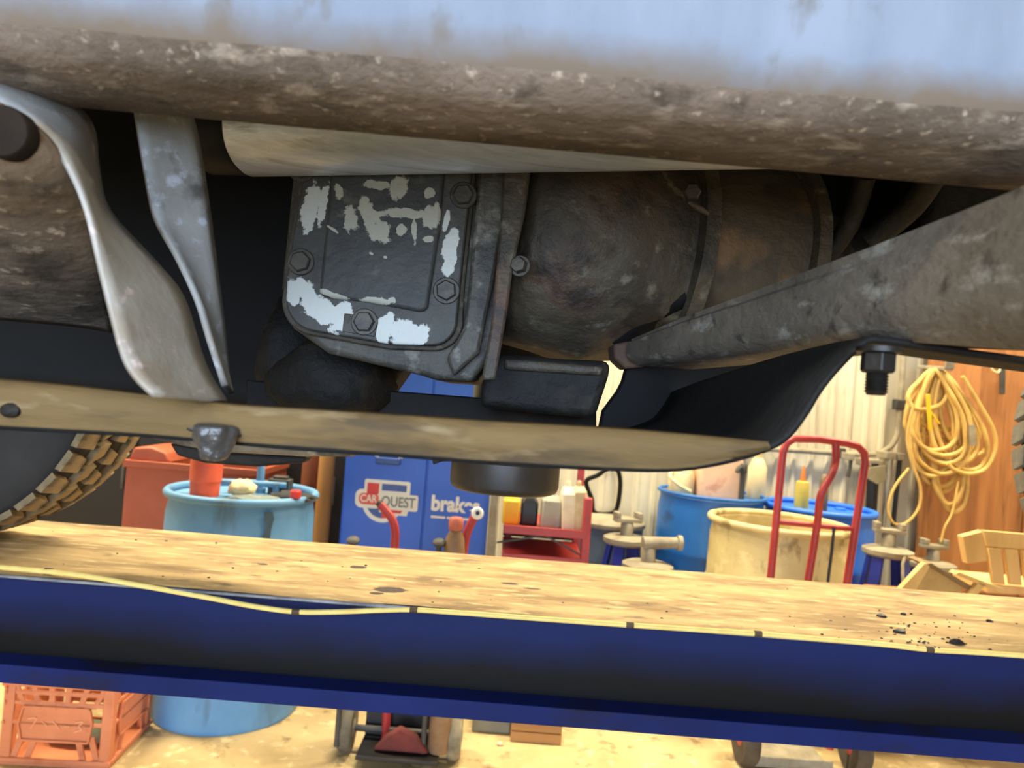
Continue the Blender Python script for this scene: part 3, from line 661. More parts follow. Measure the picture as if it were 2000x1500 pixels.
# ---- orange-red steel bin, dark backdrop and posts on the left
x0, x1 = xat(240, 3.45, .7), xat(497, 3.45, .7); zt_ = W(330, 905, 3.45).z
bn = empty('steel_bin', ((x0 + x1) / 2, 3.65, 0))
MB().box(x0, x1, 3.45, 3.47, .0, zt_).box(x0, x1, 3.88, 3.90, 0, zt_).box(x0, x0 + .02, 3.47, 3.88, 0, zt_).box(x1 - .02, x1, 3.47, 3.88, 0, zt_).box(x0 + .02, x1 - .02, 3.47, 3.88, 0, .02).build('body', M_orange, bn, bevel=.004)
MB().box(x0 - .012, x1 + .012, 3.435, 3.45, zt_ - .03, zt_ + .004).box(x0 - .012, x0, 3.45, 3.9, zt_ - .03, zt_ + .004).box(x1, x1 + .012, 3.45, 3.9, zt_ - .03, zt_ + .004).build('rim', M_orange, bn, bevel=.004)
MB().prism([V((x0, 3.46, zt_)), V((x0 + .20, 3.46, zt_)), V((x0 + .17, 3.46, zt_ + .05)), V((x0 + .10, 3.46, zt_ + .07)), V((x0 + .02, 3.46, zt_ + .06))], (0, .3, 0)).build('corner_cover', M_orange, bn, bevel=.01)
tag(bn, 'orange red steel bin with open top behind the light blue drum', 'bin')
xa, xb = xat(60, 3.98, .7), xat(672, 3.98, .7)
cbn = empty('dark_backdrop_cabinet', ((xa + xb) / 2, 4.1, 0))  # black cabinet added to fill the dark background
MB().box(xa, xb, 3.98, 4.24, 0, 1.36).build('body', M_dark, cbn, bevel=.006)
for k in range(3):
    w_ = (xb - xa) / 3; dr_ = MB().box(xa + k * w_ + .01, xa + (k + 1) * w_ - .01, 3.965, 3.98, .05, 1.33).build('door', M_dark, cbn, bevel=.003)
    MB().bar((xa + (k + 1) * w_ - .06, 3.955, .7), (xa + (k + 1) * w_ - .06, 3.955, .85), .012, .012).build('handle', M_dgrey, dr_)
tag(cbn, 'long black cabinet added as dark backdrop behind the orange red bin', 'cabinet')
for px, rr_, dd_, nm, lb, mt_ in ((636, .036, 3.45, 'wooden_post', 'tan round wooden post between light blue drum and blue cabinet', mk('tan_post', (196, 140, 74), (160, 108, 54), 10, .7, stretch=(1, 1, .1))),
                                  (606, .040, 3.52, 'wooden_post', 'reddish brown wooden post just behind the light blue drum', mk('brown_post', (150, 84, 44), (118, 62, 32), 10, .7, stretch=(1, 1, .1)))):
    xx = xat(px, dd_, .9); o = MB().lathe([(rr_, 0), (rr_, 1.22), (rr_ * .9, 1.235)], (xx, dd_, 0), n=24).build(nm, mt_, smooth=40); tag(o, lb, 'post')

# ---- blue parts cabinet with the emblem and the word
CD = 3.35
M_cab = mk('cabinet_blue', (36, 92, 200), (32, 82, 186), 3, .4)
M_cab2 = mk('cabinet_blue_trim', (40, 74, 140), (34, 64, 124), 5, .4)
M_white = mk('white_vinyl', (232, 228, 214), (222, 216, 200), 8, .5)
M_rv = mk('red_vinyl', (216, 62, 52), (206, 54, 46), 8, .5)
M_gv = mk('grey_vinyl', (122, 128, 128), (112, 118, 120), 8, .5)
M_bv = mk('slate_vinyl', (70, 92, 158), (64, 84, 148), 8, .5)
cx0, cx1 = xat(668, CD, .8), xat(972, CD, .8)
cab = empty('parts_cabinet', ((cx0 + cx1) / 2, CD + .2, 0)); tag(cab, 'blue steel brake parts cabinet with white and red emblem and lettering', 'cabinet')
CT = 1.72
MB().box(cx0, cx1, CD, CD + .42, 0.04, CT).box(cx0 + .03, cx1 - .03, CD + .03, CD + .4, 0, .04).build('body', M_cab, cab, bevel=.004)
xm = xat(828, CD, .8)
doorL = MB().box(cx0 + .008, xm - .004, CD - .012, CD, .08, CT - .03).build('door', M_cab, cab, bevel=.003)
doorR = MB().box(xm + .004, cx1 - .008, CD - .012, CD, .08, CT - .03).build('door', M_cab, cab, bevel=.003)
hz = W(758, 897, CD).z; hx = xat(760, CD, hz)
MB().box(hx - .055, hx + .055, CD - .035, CD - .012, hz - .022, hz + .010).build('handle', M_cab2, doorL, bevel=.006)
for s_ in (-1, 1): MB().box(hx + s_ * .053 - .009, hx + s_ * .053 + .009, CD - .02, CD - .012, hz + .010, hz + .030).build('handle_bracket', M_white, doorL, bevel=.002)
# emblem: local axes on the door (u along the door, v up)
YF = CD - .012
S = CD / FPX
org = W(757, 978, CD)
def E(u, v, y=0): return V((org.x + u * S, YF - y, org.z + v * S))
def decal(poly, y, name, mat, par, th=.0015): return MB().prism([E(u, v, y) for u, v in poly], (0, th, 0)).build(name, mat, par, smooth=0)
def rrect(u0, u1, v0, v1, r=3, n=4):
    o = []
    for cx, cy, a in ((u1 - r, v1 - r, 0), (u0 + r, v1 - r, 90), (u0 + r, v0 + r, 180), (u1 - r, v0 + r, 270)):
        for i in range(n + 1): t = math.radians(a + 90 * i / n); o.append((cx + r * math.cos(t), cy + r * math.sin(t)))
    return o
emb = decal(rrect(-46, 43, 6, 40, 4), .0015, 'emblem_backing', M_white, doorL)
decal(rrect(-40, 36, 20, 33, 1), .003, 'emblem_bar', M_bv, doorL)
decal(rrect(-40, -17, 12, 33, 1), .0045, 'emblem_block', M_rv, doorL)
decal(rrect(-17, -12, 10, 33, .5), .0045, 'emblem_rule', M_white, doorL)
# lower ring
ro, ri = 40, 32
arc = [( -8 + ro * math.cos(math.radians(a)), -2 + ro * math.sin(math.radians(a))) for a in range(180, 326, 6)] + [(-8 + ri * math.cos(math.radians(a)), -2 + ri * math.sin(math.radians(a))) for a in range(324, 179, -6)]
decal(arc, .0015, 'emblem_ring', M_white, doorL)
decal([(-8 + ri * math.cos(math.radians(a)), -2 + ri * math.sin(math.radians(a))) for a in range(180, 271, 6)] + [(-8, -2)], .0012, 'emblem_quarter', M_bv, doorL)
decal([(-8 + ri * math.cos(math.radians(a)), -2 + ri * math.sin(math.radians(a))) for a in range(270, 327, 6)] + [(-8, -2)], .0016, 'emblem_quarter', M_rv, doorL)
decal([(-14, -10), (44, -10), (40, -26), (8, -26), (-14, -22)], .0022, 'emblem_tail_edge', M_white, doorL)
decal([(-6, -12), (34, -12), (28, -22), (6, -22), (-6, -20)], .0032, 'emblem_tail', M_rv, doorL)
decal(rrect(-62, -10, -16, 20, 12), .0035, 'emblem_band_edge', M_white, doorL)
decal(rrect(-55, -16, -9, 13, 9), .0045, 'emblem_band', mk('coral_vinyl', (226, 96, 76), (216, 84, 66), 8, .5), doorL)
decal(rrect(-16, 60, -16, 15, 4), .0050, 'emblem_plate', M_white, doorL)
def text(body, u, v, size, mat, name, par, y, shear=0, extr=.0006, bold=.0, width=None):
    cu = bpy.data.curves.new(name, 'FONT'); cu.body = body; cu.size = size * S; cu.extrude = extr; cu.offset = bold * S; cu.shear = shear
    cu.align_x = 'CENTER'; cu.align_y = 'CENTER'
    tmp = bpy.data.objects.new('tmp', cu); COL.objects.link(tmp)
    bpy.context.view_layer.update()
    dg = bpy.context.evaluated_depsgraph_get(); me = bpy.data.meshes.new_from_object(tmp.evaluated_get(dg)); bpy.data.objects.remove(tmp)
    me.name = name; me.materials.clear(); me.materials.append(mat)
    xs = [q.co.x for q in me.vertices]
    if width: k = width * S / (max(xs) - min(xs))
    else: k = 1
    for q in me.vertices: q.co = V((q.co.x * k, -q.co.z, q.co.y))
    o = bpy.data.objects.new(name, me); COL.objects.link(o); o.location = E(u, v, y); setparent(o, par); o.matrix_parent_inverse = wmat(par).inverted()
    return o
text('QUEST', 22, -1, 27, M_gv, 'lettering', doorL, .0058, bold=.6, width=66)
text('CAR', -36, 2, 20, M_white, 'lettering', doorL, .0052, bold=.3, width=32)
bw = W(890, 986, CD); bu = (bw.x - org.x) / S; bv = (bw.z - org.z) / S
text('brakes', bu, bv, 40, M_white, 'lettering', doorR, .002, bold=1.6, width=94)
bw = W(880, 1011, CD); bu = (bw.x - org.x) / S; bv = (bw.z - org.z) / S
for k, (a_, b_) in enumerate(((-38, -10), (-7, 8), (12, 38))): decal(rrect(bu + a_, bu + b_, bv - 2.2, bv + 2.2, 1), .0015, 'small_print', M_white, doorR)

# ---- red gas bottle cart in front of the cabinet
cart = empty('bottle_cart', (0, 2.75, 0))
ca, cb_ = W(680, 1432, 2.78), W(888, 1440, 2.72)
for q, py in ((ca, 0), (cb_, 0)):
    R_ = .085; c = V((q.x, 2.76, R_))
    wh = MB().lathe([(R_ * .55, -.022), (R_ * .9, -.024), (R_, -.012), (R_, .012), (R_ * .9, .024), (R_ * .55, .022)], c, (1, 0, 0), 32).build('wheel', mk('dusty_grey_tyre', (112, 104, 84), (80, 74, 60), 16, .85) if q is ca else mk('dusty_tan_tyre', (150, 138, 108), (108, 98, 76), 16, .85), cart, smooth=40)
    MB().lathe([(R_ * .2, -.028), (R_ * .5, -.018), (R_ * .5, .018), (R_ * .2, .028)], c, (1, 0, 0), 20).build('hub', M_grey, wh, smooth=40)
MB().cyl((ca.x, 2.76, .085), (cb_.x, 2.76, .085), .012, n=12).build('axle', M_dgrey, cart)
xl_, xr_ = ca.x + .06, cb_.x - .05
MB().box(xl_, xr_, 2.62, 2.80, .035, .05).box(xl_, xr_, 2.79, 2.80, .05, .19).build('platform', M_dark, cart, bevel=.003)
xc_ = (xl_ + xr_) / 2
MB().prism([V((xc_ - .09, 2.655, .055)), V((xc_ + .11, 2.655, .055)), V((xc_ + .06, 2.655, .12)), V((xc_, 2.655, .145)), V((xc_ - .05, 2.655, .11))], (0, .03, 0)).build('kick_plate', mk('dull_dark_red', (112, 44, 36), (84, 34, 28), 14, .8), cart, bevel=.01)
for (pts, sgn) in ((((742, 985), (752, 996), (766, 1015), (772, 1040), (770, 1080)), -1), (((932, 1003), (922, 1018), (912, 1042), (906, 1072), (900, 1110)), 1)):
    pp = [W(a_, b_, 2.74) for a_, b_ in pts]; base = V((pp[-1].x - .02 * sgn * -1 * 0, 2.76, .05)); base.x = lerp(pp[-1].x, xc_, .25)
    h_ = MB().tube(smooth_path(pp + [pp[-1].lerp(base, .5), base], 6), .0155, 12).build('handle', M_red, cart, smooth=60)
    dv = (pp[0] - pp[1]).normalized(); g_ = MB()
    if sgn < 0: g_.cyl(pp[0] - dv * .035, pp[0] + dv * .012, .013, n=14)
    else: g_.lathe([(.010, -.01), (.021, 0), (.023, .012), (.017, .02), (.008, .02)], pp[0], (.1, -1, .25), 20)
    g_.build('grip', M_dgrey if sgn < 0 else M_white, h_, smooth=40)
    if sgn > 0: MB().lathe([(.008, 0), (.008, .003)], pp[0] + V((.002, -.0215, .005)), (.1, -1, .25), 14).build('grip_hole', M_dark, h_)
tag(cart, 'red gas bottle cart with two bent handles standing before the blue cabinet', 'cart')
bx_ = xat(888, 2.70, .8)
bt = MB().lathe([(.036, 0), (.040, .01), (.040, .72), (.034, .77), (.020, .80), (.016, .81)], (bx_, 2.70, .052), n=28).build('gas_bottle', mk('brown_bottle', (150, 118, 86), (120, 92, 66), 8, .5), smooth=40)
MB().lathe([(.024, .80), (.027, .805), (.027, .835), (.020, .845)], (bx_, 2.70, .052), n=20).build('valve_cap', mk('faded_red', (196, 108, 84), (176, 92, 72), 8, .5), bt, smooth=40)
tag(bt, 'slim brown gas bottle with faded red cap standing on the red cart', 'gas bottle')
for px, py, lb in ((690, 1056, 'round dark hose fitting leftmost on top of the red cart'), (858, 1060, 'small dark valve knob between the red handles')):
    q = W(px, py, 2.68); o = empty('hose_fitting', (q.x, q.y, .05))
    MB().cyl((q.x, q.y, .05), (q.x, q.y, q.z - .01), .010, n=10).build('stem', M_dgrey, o)
    MB().lathe([(.010, -.01), (.022, -.006), (.024, .004), (.018, .010), (.008, .013)], q, (0, -.4, 1), 20).build('knob', M_dgrey, o, smooth=50)
    tag(o, lb, 'fitting')

# ---- red shelf cart with oil containers
SD = 3.2
shelf = empty('shelf_cart', (xat(1060, SD, .7), SD + .2, 0)); tag(shelf, 'red steel shelf cart holding oil bottles, right of the blue cabinet', 'shelf')
sx0, sx1 = xat(985, SD, .75), xat(1143, SD, .75)
zs = W(1060, 1032, SD).z; zl2 = W(1040, 1086, SD).z; zp = W(1145, 972, SD).z
for x_, y_, z_, mt_, w_ in ((sx1, SD, zp, M_red, .036), (sx0 - .055, SD, W(975, 965, SD).z, M_grey, .042), (sx1, SD + .40, 1.30, M_red, .034), (sx0 + .02, SD + .40, 1.12, M_red, .034)):
    MB().box(x_ - w_ / 2, x_ + w_ / 2, y_ - .015, y_ + .015, 0, z_).build('post', mt_, shelf, bevel=.006)
MB().box(sx0 - .005, sx1, SD - .012, SD + .42, zs - .014, zs - .004).box(sx0 - .005, sx1, SD - .018, SD - .008, zs - .030, zs + .006).build('shelf_board', M_red, shelf, bevel=.002)
MB().box(sx0 - .005, sx1, SD - .012, SD + .42, zl2 - .014, zl2 - .004).box(sx0 - .005, sx1, SD - .018, SD - .008, zl2 - .04, zl2 + .008).build('shelf_board', M_red, shelf, bevel=.002)
MB().box(sx0 - .005, sx1, SD + .42, SD + .43, zl2, zs - .015).build('back_panel', mk('dark_maroon', (70, 18, 16), (50, 14, 12), 6, .6), shelf)
xm2 = (sx0 + sx1) / 2
MB().bar((sx0 - .03, SD - .004, zs - .075), (xm2, SD - .004, zs - .028), .006, .008).bar((xm2, SD - .004, zs - .028), (sx1 - .02, SD - .004, zs - .10), .006, .008).build('brace', M_dgrey, shelf)
def bottle(name, label, px, w, dpt, h, mat, slope=0.25, y=SD + .10, capm=None, tilt=0):
    x_ = xat(px, y, zs + h / 2); root = empty(name, (0, 0, 0)); mb = MB()
    def rg(k, z): return [V((a * w / 2 * k, b * dpt / 2 * k, z)) for a, b in ((-.85, -1), (.85, -1), (1, -.8), (1, .8), (.85, 1), (-.85, 1), (-1, .8), (-1, -.8))]
    top_ = h * (1 - slope)
    mb.loft([rg(.94, 0), rg(1, .008), rg(1, top_), rg(.72, lerp(top_, h, .75)), rg(.34, h)]); mb.build('body', mat, root, smooth=30, bevel=.004)
    MB().lathe([(w * .17, h), (w * .17, h + .02), (w * .14, h + .024)], n=18).build('cap', capm or mat, root, smooth=40)
    root.location = (x_, y, zs - .004); root.rotation_euler = (0, tilt, 0); tag(root, label, 'bottle', 'bottles on the red shelf'); return root
bottle('oil_box', 'yellow oil carton leftmost on the red shelf', 999, .075, .10, .115, mk('yellow_plastic', (240, 184, 30), (226, 168, 22), 8, .5), .10)
bottle('oil_bottle', 'black oil bottle next to the yellow carton on the red shelf', 1034, .075, .09, .13, M_dark, .25)
bottle('oil_bottle', 'square grey jug in the middle of the red shelf', 1076, .088, .10, .14, mk('grey_plastic', (168, 164, 146), (150, 146, 128), 8, .6), .16, SD + .08)
bottle('oil_bottle', 'white jug leaning beside the grey jug on the red shelf', 1112, .062, .12, .185, mk('dirty_white_plastic', (232, 220, 190), (210, 194, 156), 10, .6), .16, SD + .07, tilt=-.06)
bottle('oil_bottle', 'dirty cream jug rightmost on the red shelf', 1136, .058, .12, .19, mk('grubby_cream_plastic', (214, 194, 150), (178, 156, 112), 12, .6), .10, SD + .07, tilt=-.09)

# ---- fan belt on the wall
bp_ = [(1146, 938), (1168, 928), (1188, 914), (1204, 914), (1211, 935), (1210, 965), (1203, 996), (1186, 1004), (1160, 1000), (1156, 975), (1148, 955)]
fb = MB().tube(smooth_path([W(a_, b_, 4.22) for a_, b_ in bp_], 5, True), .013, 10, True).build('fan_belt', M_black, smooth=60); tag(fb, 'black fan belt hanging on the cream wall behind the red shelf', 'fan belt')
MB().cyl(W(1196, 916, 4.20), W(1196, 916, 4.31), .010, n=10).build('nail', M_dgrey, fb)

# ---- slate bin and stands
def jackstand(label, px, d, ztop, rz, head, tint):
    x_ = xat(px, d, ztop - .1); root = empty('jack_stand', (0, 0, 0)); zc = ztop - .13
    for k in range(4):
        a = math.pi / 4 + k * math.pi / 2; dx, dy = math.cos(a), math.sin(a)
        MB().loft([[V((dx * .20 + s * -dy * .030 + q * dx * .012, dy * .20 + s * dx * .030 + q * dy * .012, 0)) for s, q in ((-1, -1), (1, -1), (1, 1), (-1, 1))],
                   [V((dx * .075 + s * -dy * .026 + q * dx * .012, dy * .075 + s * dx * .026 + q * dy * .012, zc)) for s, q in ((-1, -1), (1, -1), (1, 1), (-1, 1))]]).build('leg', tint, root, bevel=.004)
    MB().lathe([(.105, zc - .03), (.115, zc - .02), (.115, zc), (.095, zc + .008), (.05, zc + .014)], n=28).build('collar', M_grey, root, smooth=40)
    MB().lathe([(.032, zc), (.032, zc + .07), (.026, zc + .08)], n=20).build('column', M_grey, root, smooth=40)
    if head == 'saddle': MB().box(-.07, .07, -.03, .03, zc + .08, zc + .10).box(-.07, -.045, -.03, .03, zc + .10, zc + .13).box(.045, .07, -.03, .03, zc + .10, zc + .13).build('saddle', M_grey, root, bevel=.004)
    else: MB().cyl((-.03, 0, zc + .095), (.13, 0, zc + .105), .030, .024, 18).cyl((.13, 0, zc + .105), (.15, 0, zc + .105), .034, n=18).build('saddle', M_grey, root, smooth=40)
    MB().tube([V((.05, -.09, zc)), V((.03, -.13, zc - .04)), V((.03, -.15, zc - .12))], .007, 8).build('ratchet_handle', M_grey, root)
    root.location = (x_, d, 0); root.rotation_euler = (0, 0, rz); tag(root, label, 'jack stand', 'blue jack stands'); return root
M_sblue = mk('jack_stand_blue', (34, 52, 158), (26, 40, 128), 6, .45)
jackstand('blue jack stand with forked grey head beside the red shelf', 1224, 3.75, W(1224, 1000, 3.75).z, .25, 'saddle', M_sblue)
jackstand('blue jack stand with a grey cylinder head lying sideways before the steel drum', 1266, 3.36, W(1266, 1046, 3.36).z, .1, 'side', M_sblue)
jackstand('blue jack stand below the pry bars right of the bright blue drum', 1735, 3.58, W(1730, 1020, 3.58).z, -.2, 'saddle', M_sblue)
jackstand('blue jack stand under the coiled yellow hose', 1822, 3.95, W(1822, 1052, 3.95).z, .15, 'saddle', M_sblue)
sb = empty('slate_bin', (0, 0, 0)); hb = W(1190, 1012, 4.08).z
MB().lathe([(.16, 0), (.165, .005), (.185, hb - .03)], n=40).build('body', mk('slate_plastic', (84, 100, 116), (70, 84, 98), 6, .6), sb, smooth=40)
MB().lathe([(.192, hb - .035), (.196, hb - .03), (.196, hb - .012), (.18, hb), (.05, hb + .012)], n=40).build('lid', M_grey, sb, smooth=40)
sb.location = (xat(1190, 4.08, .7), 4.08, 0); tag(sb, 'slate blue plastic bin with dusty lid behind the jack stands', 'bin')

# ---- containers on the steel drum
ZS = .93 - .03
def onz(px, d): return V((xat(px, d, 1.0), d, ZS))
q = onz(1332, 3.95); jg = empty('cream_jug', q)
MB().lathe([(.062, 0), (.068, .008), (.068, .10), (.055, .145), (.028, .17), (.024, .19)], q, n=28).build('body', M_cream2, jg, smooth=50)
MB().tube(smooth_path([q + V((-.055, -.03, .13)), q + V((-.075, -.05, .10)), q + V((-.03, -.085, .06)), q + V((.03, -.08, .03))], 6), .010, 10).build('handle', M_cream2, jg, smooth=60)
MB().lathe([(.027, .19), (.027, .21), (.02, .214)], q, n=20).build('cap', M_white, jg, smooth=40)
tag(jg, 'cream jug with a looped handle leftmost on the blue steel drum', 'jug')
M_pink = mk('faded_pink_plastic', (232, 190, 156), (216, 172, 138), 6, .6, spots=[((196, 138, 112), 9, .68)])
q = onz(1402, 3.93); pj = empty('pink_jug', q); mb = MB()
def rg2(kx, z, off=0): return [q + V((a * .115 * kx + off, b * .075, z)) for a, b in ((-.85, -1), (.85, -1), (1, -.75), (1, .75), (.85, 1), (-.85, 1), (-1, .75), (-1, -.75))]
mb.loft([rg2(.96, 0), rg2(1, .01), rg2(1, .19), rg2(.92, .23), rg2(.6, .25)]); mb.build('body', M_pink, pj, smooth=40, bevel=.006)
MB().lathe([(.028, .24), (.028, .28), (.022, .285)], q + V((-.05, 0, 0)), n=20).build('cap', M_white, pj, smooth=40)
MB().tube(smooth_path([q + V((-.01, 0, .245)), q + V((.0, 0, .29)), q + V((.06, 0, .29)), q + V((.085, 0, .23))], 5), .012, 10).build('handle', M_pink, pj, smooth=60)
tag(pj, 'large faded pink jerrycan in the middle of the blue steel drum', 'jerrycan')
q = onz(1450, 3.84); tp_ = empty('hand_pump', q)
MB().lathe([(.026, 0), (.026, .012), (.014, .016), (.014, .15), (.02, .155), (.02, .19), (.012, .2)], q, n=20).build('barrel', M_dgrey, tp_, smooth=40)
MB().tube(smooth_path([q + V((0, 0, .17)), q + V((-.03, -.03, .18)), q + V((-.045, -.04, .155))], 5), .011, 10).build('spout', M_dgrey, tp_, smooth=60)
tag(tp_, 'dark hand pump with a short spout standing on the blue steel drum', 'pump')
q = onz(1478, 4.06); cj = empty('tall_bottle', q)
MB().lathe([(.045, 0), (.05, .006), (.05, .17), (.03, .215), (.022, .225)], q, n=24).build('body', M_cream2, cj, smooth=50)
MB().lathe([(.024, .225), (.024, .25), (.018, .255)], q, n=18).build('cap', M_cream, cj, smooth=40)
tag(cj, 'tall cream bottle at the right of the blue steel drum', 'bottle')
q = V((xat(1566, 3.9, .95), 3.9, .90 - .03)); gb_ = empty('glue_bottle', q)
MB().lathe([(.034, 0), (.037, .005), (.035, .15), (.033, .155), (.02, .16)], q, n=24).build('body', mk('yellow_green_plastic', (196, 178, 84), (178, 160, 70), 8, .5), gb_, smooth=40)
MB().lathe([(.016, .158), (.014, .175), (.006, .235), (.004, .24)], q, n=16).build('nozzle', mk('amber_nozzle', (198, 118, 50), (180, 102, 40), 8, .5), gb_, smooth=50)
tag(gb_, 'yellow green bottle with amber pointed nozzle on the bright blue drum', 'bottle')
q = V((xat(1608, 3.95, .95), 3.95, .90 - .03)); gp_ = MB().lathe([(.022, 0), (.024, .004), (.024, .16), (.018, .19), (.01, .20)], q, n=20).build('grease_tube', mk('brown_grey_tube', (120, 104, 80), (100, 86, 64), 8, .5), smooth=40); tag(gp_, 'brown grey grease tube on the bright blue drum behind the hand truck', 'tube')

# ---- red hand truck
HD = 2.86
ht = empty('hand_truck', (0, HD, 0)); tag(ht, 'red tubular hand truck standing before the yellowed white drum', 'hand truck')
lb0, lt0 = W(1505, 1130, HD), W(1530, 885, HD); rb0, rt0 = W(1654, 1140, HD), W(1690, 900, HD)
def ext(a, b, z): return a + (a - b) * ((a.z - z) / (b.z - a.z))
lf, rf = ext(lb0, lt0, .10), ext(rb0, rt0, .10)
lf.x = lerp(lf.x, lb0.x, .55); rf.x = lerp(rf.x, rb0.x, .55)
path = [lf, lb0, W(1527, 905, HD)] + [W(a_, b_, HD) for a_, b_ in ((1529, 885), (1536, 866), (1552, 857))] + [W(1600, 858, HD), W(1655, 866, HD)] + [W(a_, b_, HD) for a_, b_ in ((1676, 872), (1688, 885), (1690, 905))] + [rb0, rf]
MB().tube(path, .0145, 14).build('frame', M_red, ht, smooth=50)
mid = [W(1632, 862, HD), W(1632, 900, HD - .01), W(1625, 925, HD - .03), W(1606, 960, HD - .04), W(1600, 985, HD - .03), W(1596, 1025, HD), W(1578, 1135, HD)]
mf = ext(mid[-1], mid[-2], .12); mf.x = (lf.x + rf.x) / 2; MB().tube(smooth_path(mid, 4) + [mf], .0145, 12).build('centre_bar', M_red, ht, smooth=50)
MB().cyl(W(1512, 1019, HD), W(1672, 1034, HD), .010, n=12).build('cross_bar', M_red, ht)
zcr = .42; MB().cyl(lf.lerp(lb0, .6), rf.lerp(rb0, .6), .010, n=12).build('cross_bar', M_red, ht)
MB().tube(smooth_path([W(1629, 1030, HD - .012), W(1624, 1080, HD - .012), W(1616, 1150, HD - .012), W(1612, 1250, HD - .012)], 4), .006, 8).build('strap', M_dark, ht)
wl, wr = W(1452, 1455, HD + .05), W(1676, 1478, HD)
for q in (wl, wr):
    R_ = .105; c = V((q.x, HD + .03, R_))
    wh = MB().lathe([(R_ * .5, -.026), (R_ * .88, -.030), (R_, -.014), (R_, .014), (R_ * .88, .030), (R_ * .5, .026)], c, (1, 0, 0), 36).build('wheel', mk('grey_brown_tyre', (84, 74, 58), (62, 54, 42), 16, .85), ht, smooth=40)
    MB().lathe([(R_ * .2, -.03), (R_ * .46, -.02), (R_ * .46, .02), (R_ * .2, .03)], c, (1, 0, 0), 20).build('hub', M_red, wh, smooth=40)
MB().cyl((wl.x, HD + .03, .105), (wr.x, HD + .03, .105), .011, n=12).build('axle', M_dgrey, ht)
MB().box(lf.x - .02, rf.x + .02, HD + .0, HD + .20, .010, .018).box(lf.x - .02, rf.x + .02, HD, HD + .008, .018, .05).build('toe_plate', M_grey, ht, bevel=.002)

# ---- wall fittings on the right
WY = 4.27
cn = MB().tube(smooth_path([W(1400, 872, WY), W(1560, 880, WY), W(1690, 888, WY), W(1728, 880, WY), W(1750, 855, WY), W(1757, 800, WY), W(1768, 640, WY)], 6), .016, 12).build('conduit', M_grey, smooth=60); tag(cn, 'grey conduit pipe bending up the cream wall behind the hand truck', 'conduit')
for q in ((1480, 876), (1640, 885), (1757, 790)):
    c = W(q[0], q[1], WY); MB().box(c.x - .03, c.x + .03, WY - .02, WY + .03, c.z - .03, c.z + .03).build('pipe_clip', M_dgrey, cn, bevel=.006)
def hung(name, label, cat, pts, r, mat, d=4.16, head=None):
    o = MB().tube([W(a_, b_, d) for a_, b_ in pts], r, 12).build(name, mat, smooth=50); tag(o, label, cat)
    if head:
        p_ = W(*pts[0], d); MB().box(p_.x - head, p_.x + head, d - .02, d + .11, p_.z - .02, p_.z + .02).build('hanger_block', M_grey, o, bevel=.004)
    return o
hung('pry_bar', 'thin dark hook rod hanging left of the pry bars on the wall', 'rod', ((1662, 892), (1660, 915), (1656, 932)), .010, M_dgrey, head=.015)
hung('pry_bar', 'thick black bar hanging right of the hand truck on the wall', 'bar', ((1706, 905), (1704, 950), (1700, 1020)), .030, M_dark, head=.05)
hung('pry_bar', 'long light grey pry bar hanging on the wall by the hose', 'bar', ((1738, 890), (1735, 930), (1728, 1000), (1725, 1032)), [.022, .018, .014, .010], mk('grey_bar', (170, 164, 146), (150, 144, 126), 8, .4, metal=.4), head=.03)
hung('pry_bar', 'slim black bar hanging closest to the coiled hose', 'bar', ((1758, 892), (1752, 950), (1744, 1028)), .013, M_dark, head=.02)
c = W(1715, 925, 4.1); wtg = MB().prism([c + V((-.05, 0, .03)), c + V((.04, 0, .05)), c + V((.05, 0, -.03)), c + V((.0, 0, -.06)), c + V((-.06, 0, -.03))], (0, .012, 0)).build('shop_tag', mk('olive_card', (148, 138, 104), (128, 118, 88), 10, .8), bevel=.002); tag(wtg, 'olive grey tag hanging over the thick black bar', 'tag')
# plywood and upright board
def sheet(name, label, cat, pl, d, th, mat):
    o = MB().prism([W(a_, b_, d) for a_, b_ in pl], (0, th, 0)).build(name, mat, smooth=0, bevel=.002); tag(o, label, cat); return o
x0_, x1_ = xat(1800, 4.16, .9), xat(2080, 4.16, .9)
pw = empty('plywood_board', ((x0_ + x1_) / 2, 4.2, 0)); tag(pw, 'brown plywood leaning on the wall behind the coiled hose', 'plywood')
for k, (a_, b_) in enumerate(((0, .36), (.365, .72), (.725, 1.0))):
    MB().box(lerp(x0_, x1_, a_), lerp(x0_, x1_, b_), 4.17 + (.012 if k == 1 else 0), 4.20 + (.012 if k == 1 else 0), 0, 2.3).build('board', M_ply, pw, bevel=.003)
hkx = W(1942, 716, 4.12); hk2 = MB().tube(smooth_path([hkx + V((-.02, .05, .06)), hkx + V((-.02, 0, .03)), hkx + V((-.015, -.01, -.02)), hkx + V((.02, -.01, -.03)), hkx + V((.035, 0, .02))], 5), .006, 8).build('wall_hook', M_cream2, smooth=60); tag(hk2, 'small pale wall hook on the plywood near the right tyre', 'hook')
hs2 = MB().bar(W(1958, 712, 4.14), W(1957, 770, 4.14), .03, .012).build('hook_strap', M_dgrey, smooth=0, bevel=.003); tag(hs2, 'short dark strap hanging next to the pale wall hook', 'strap')

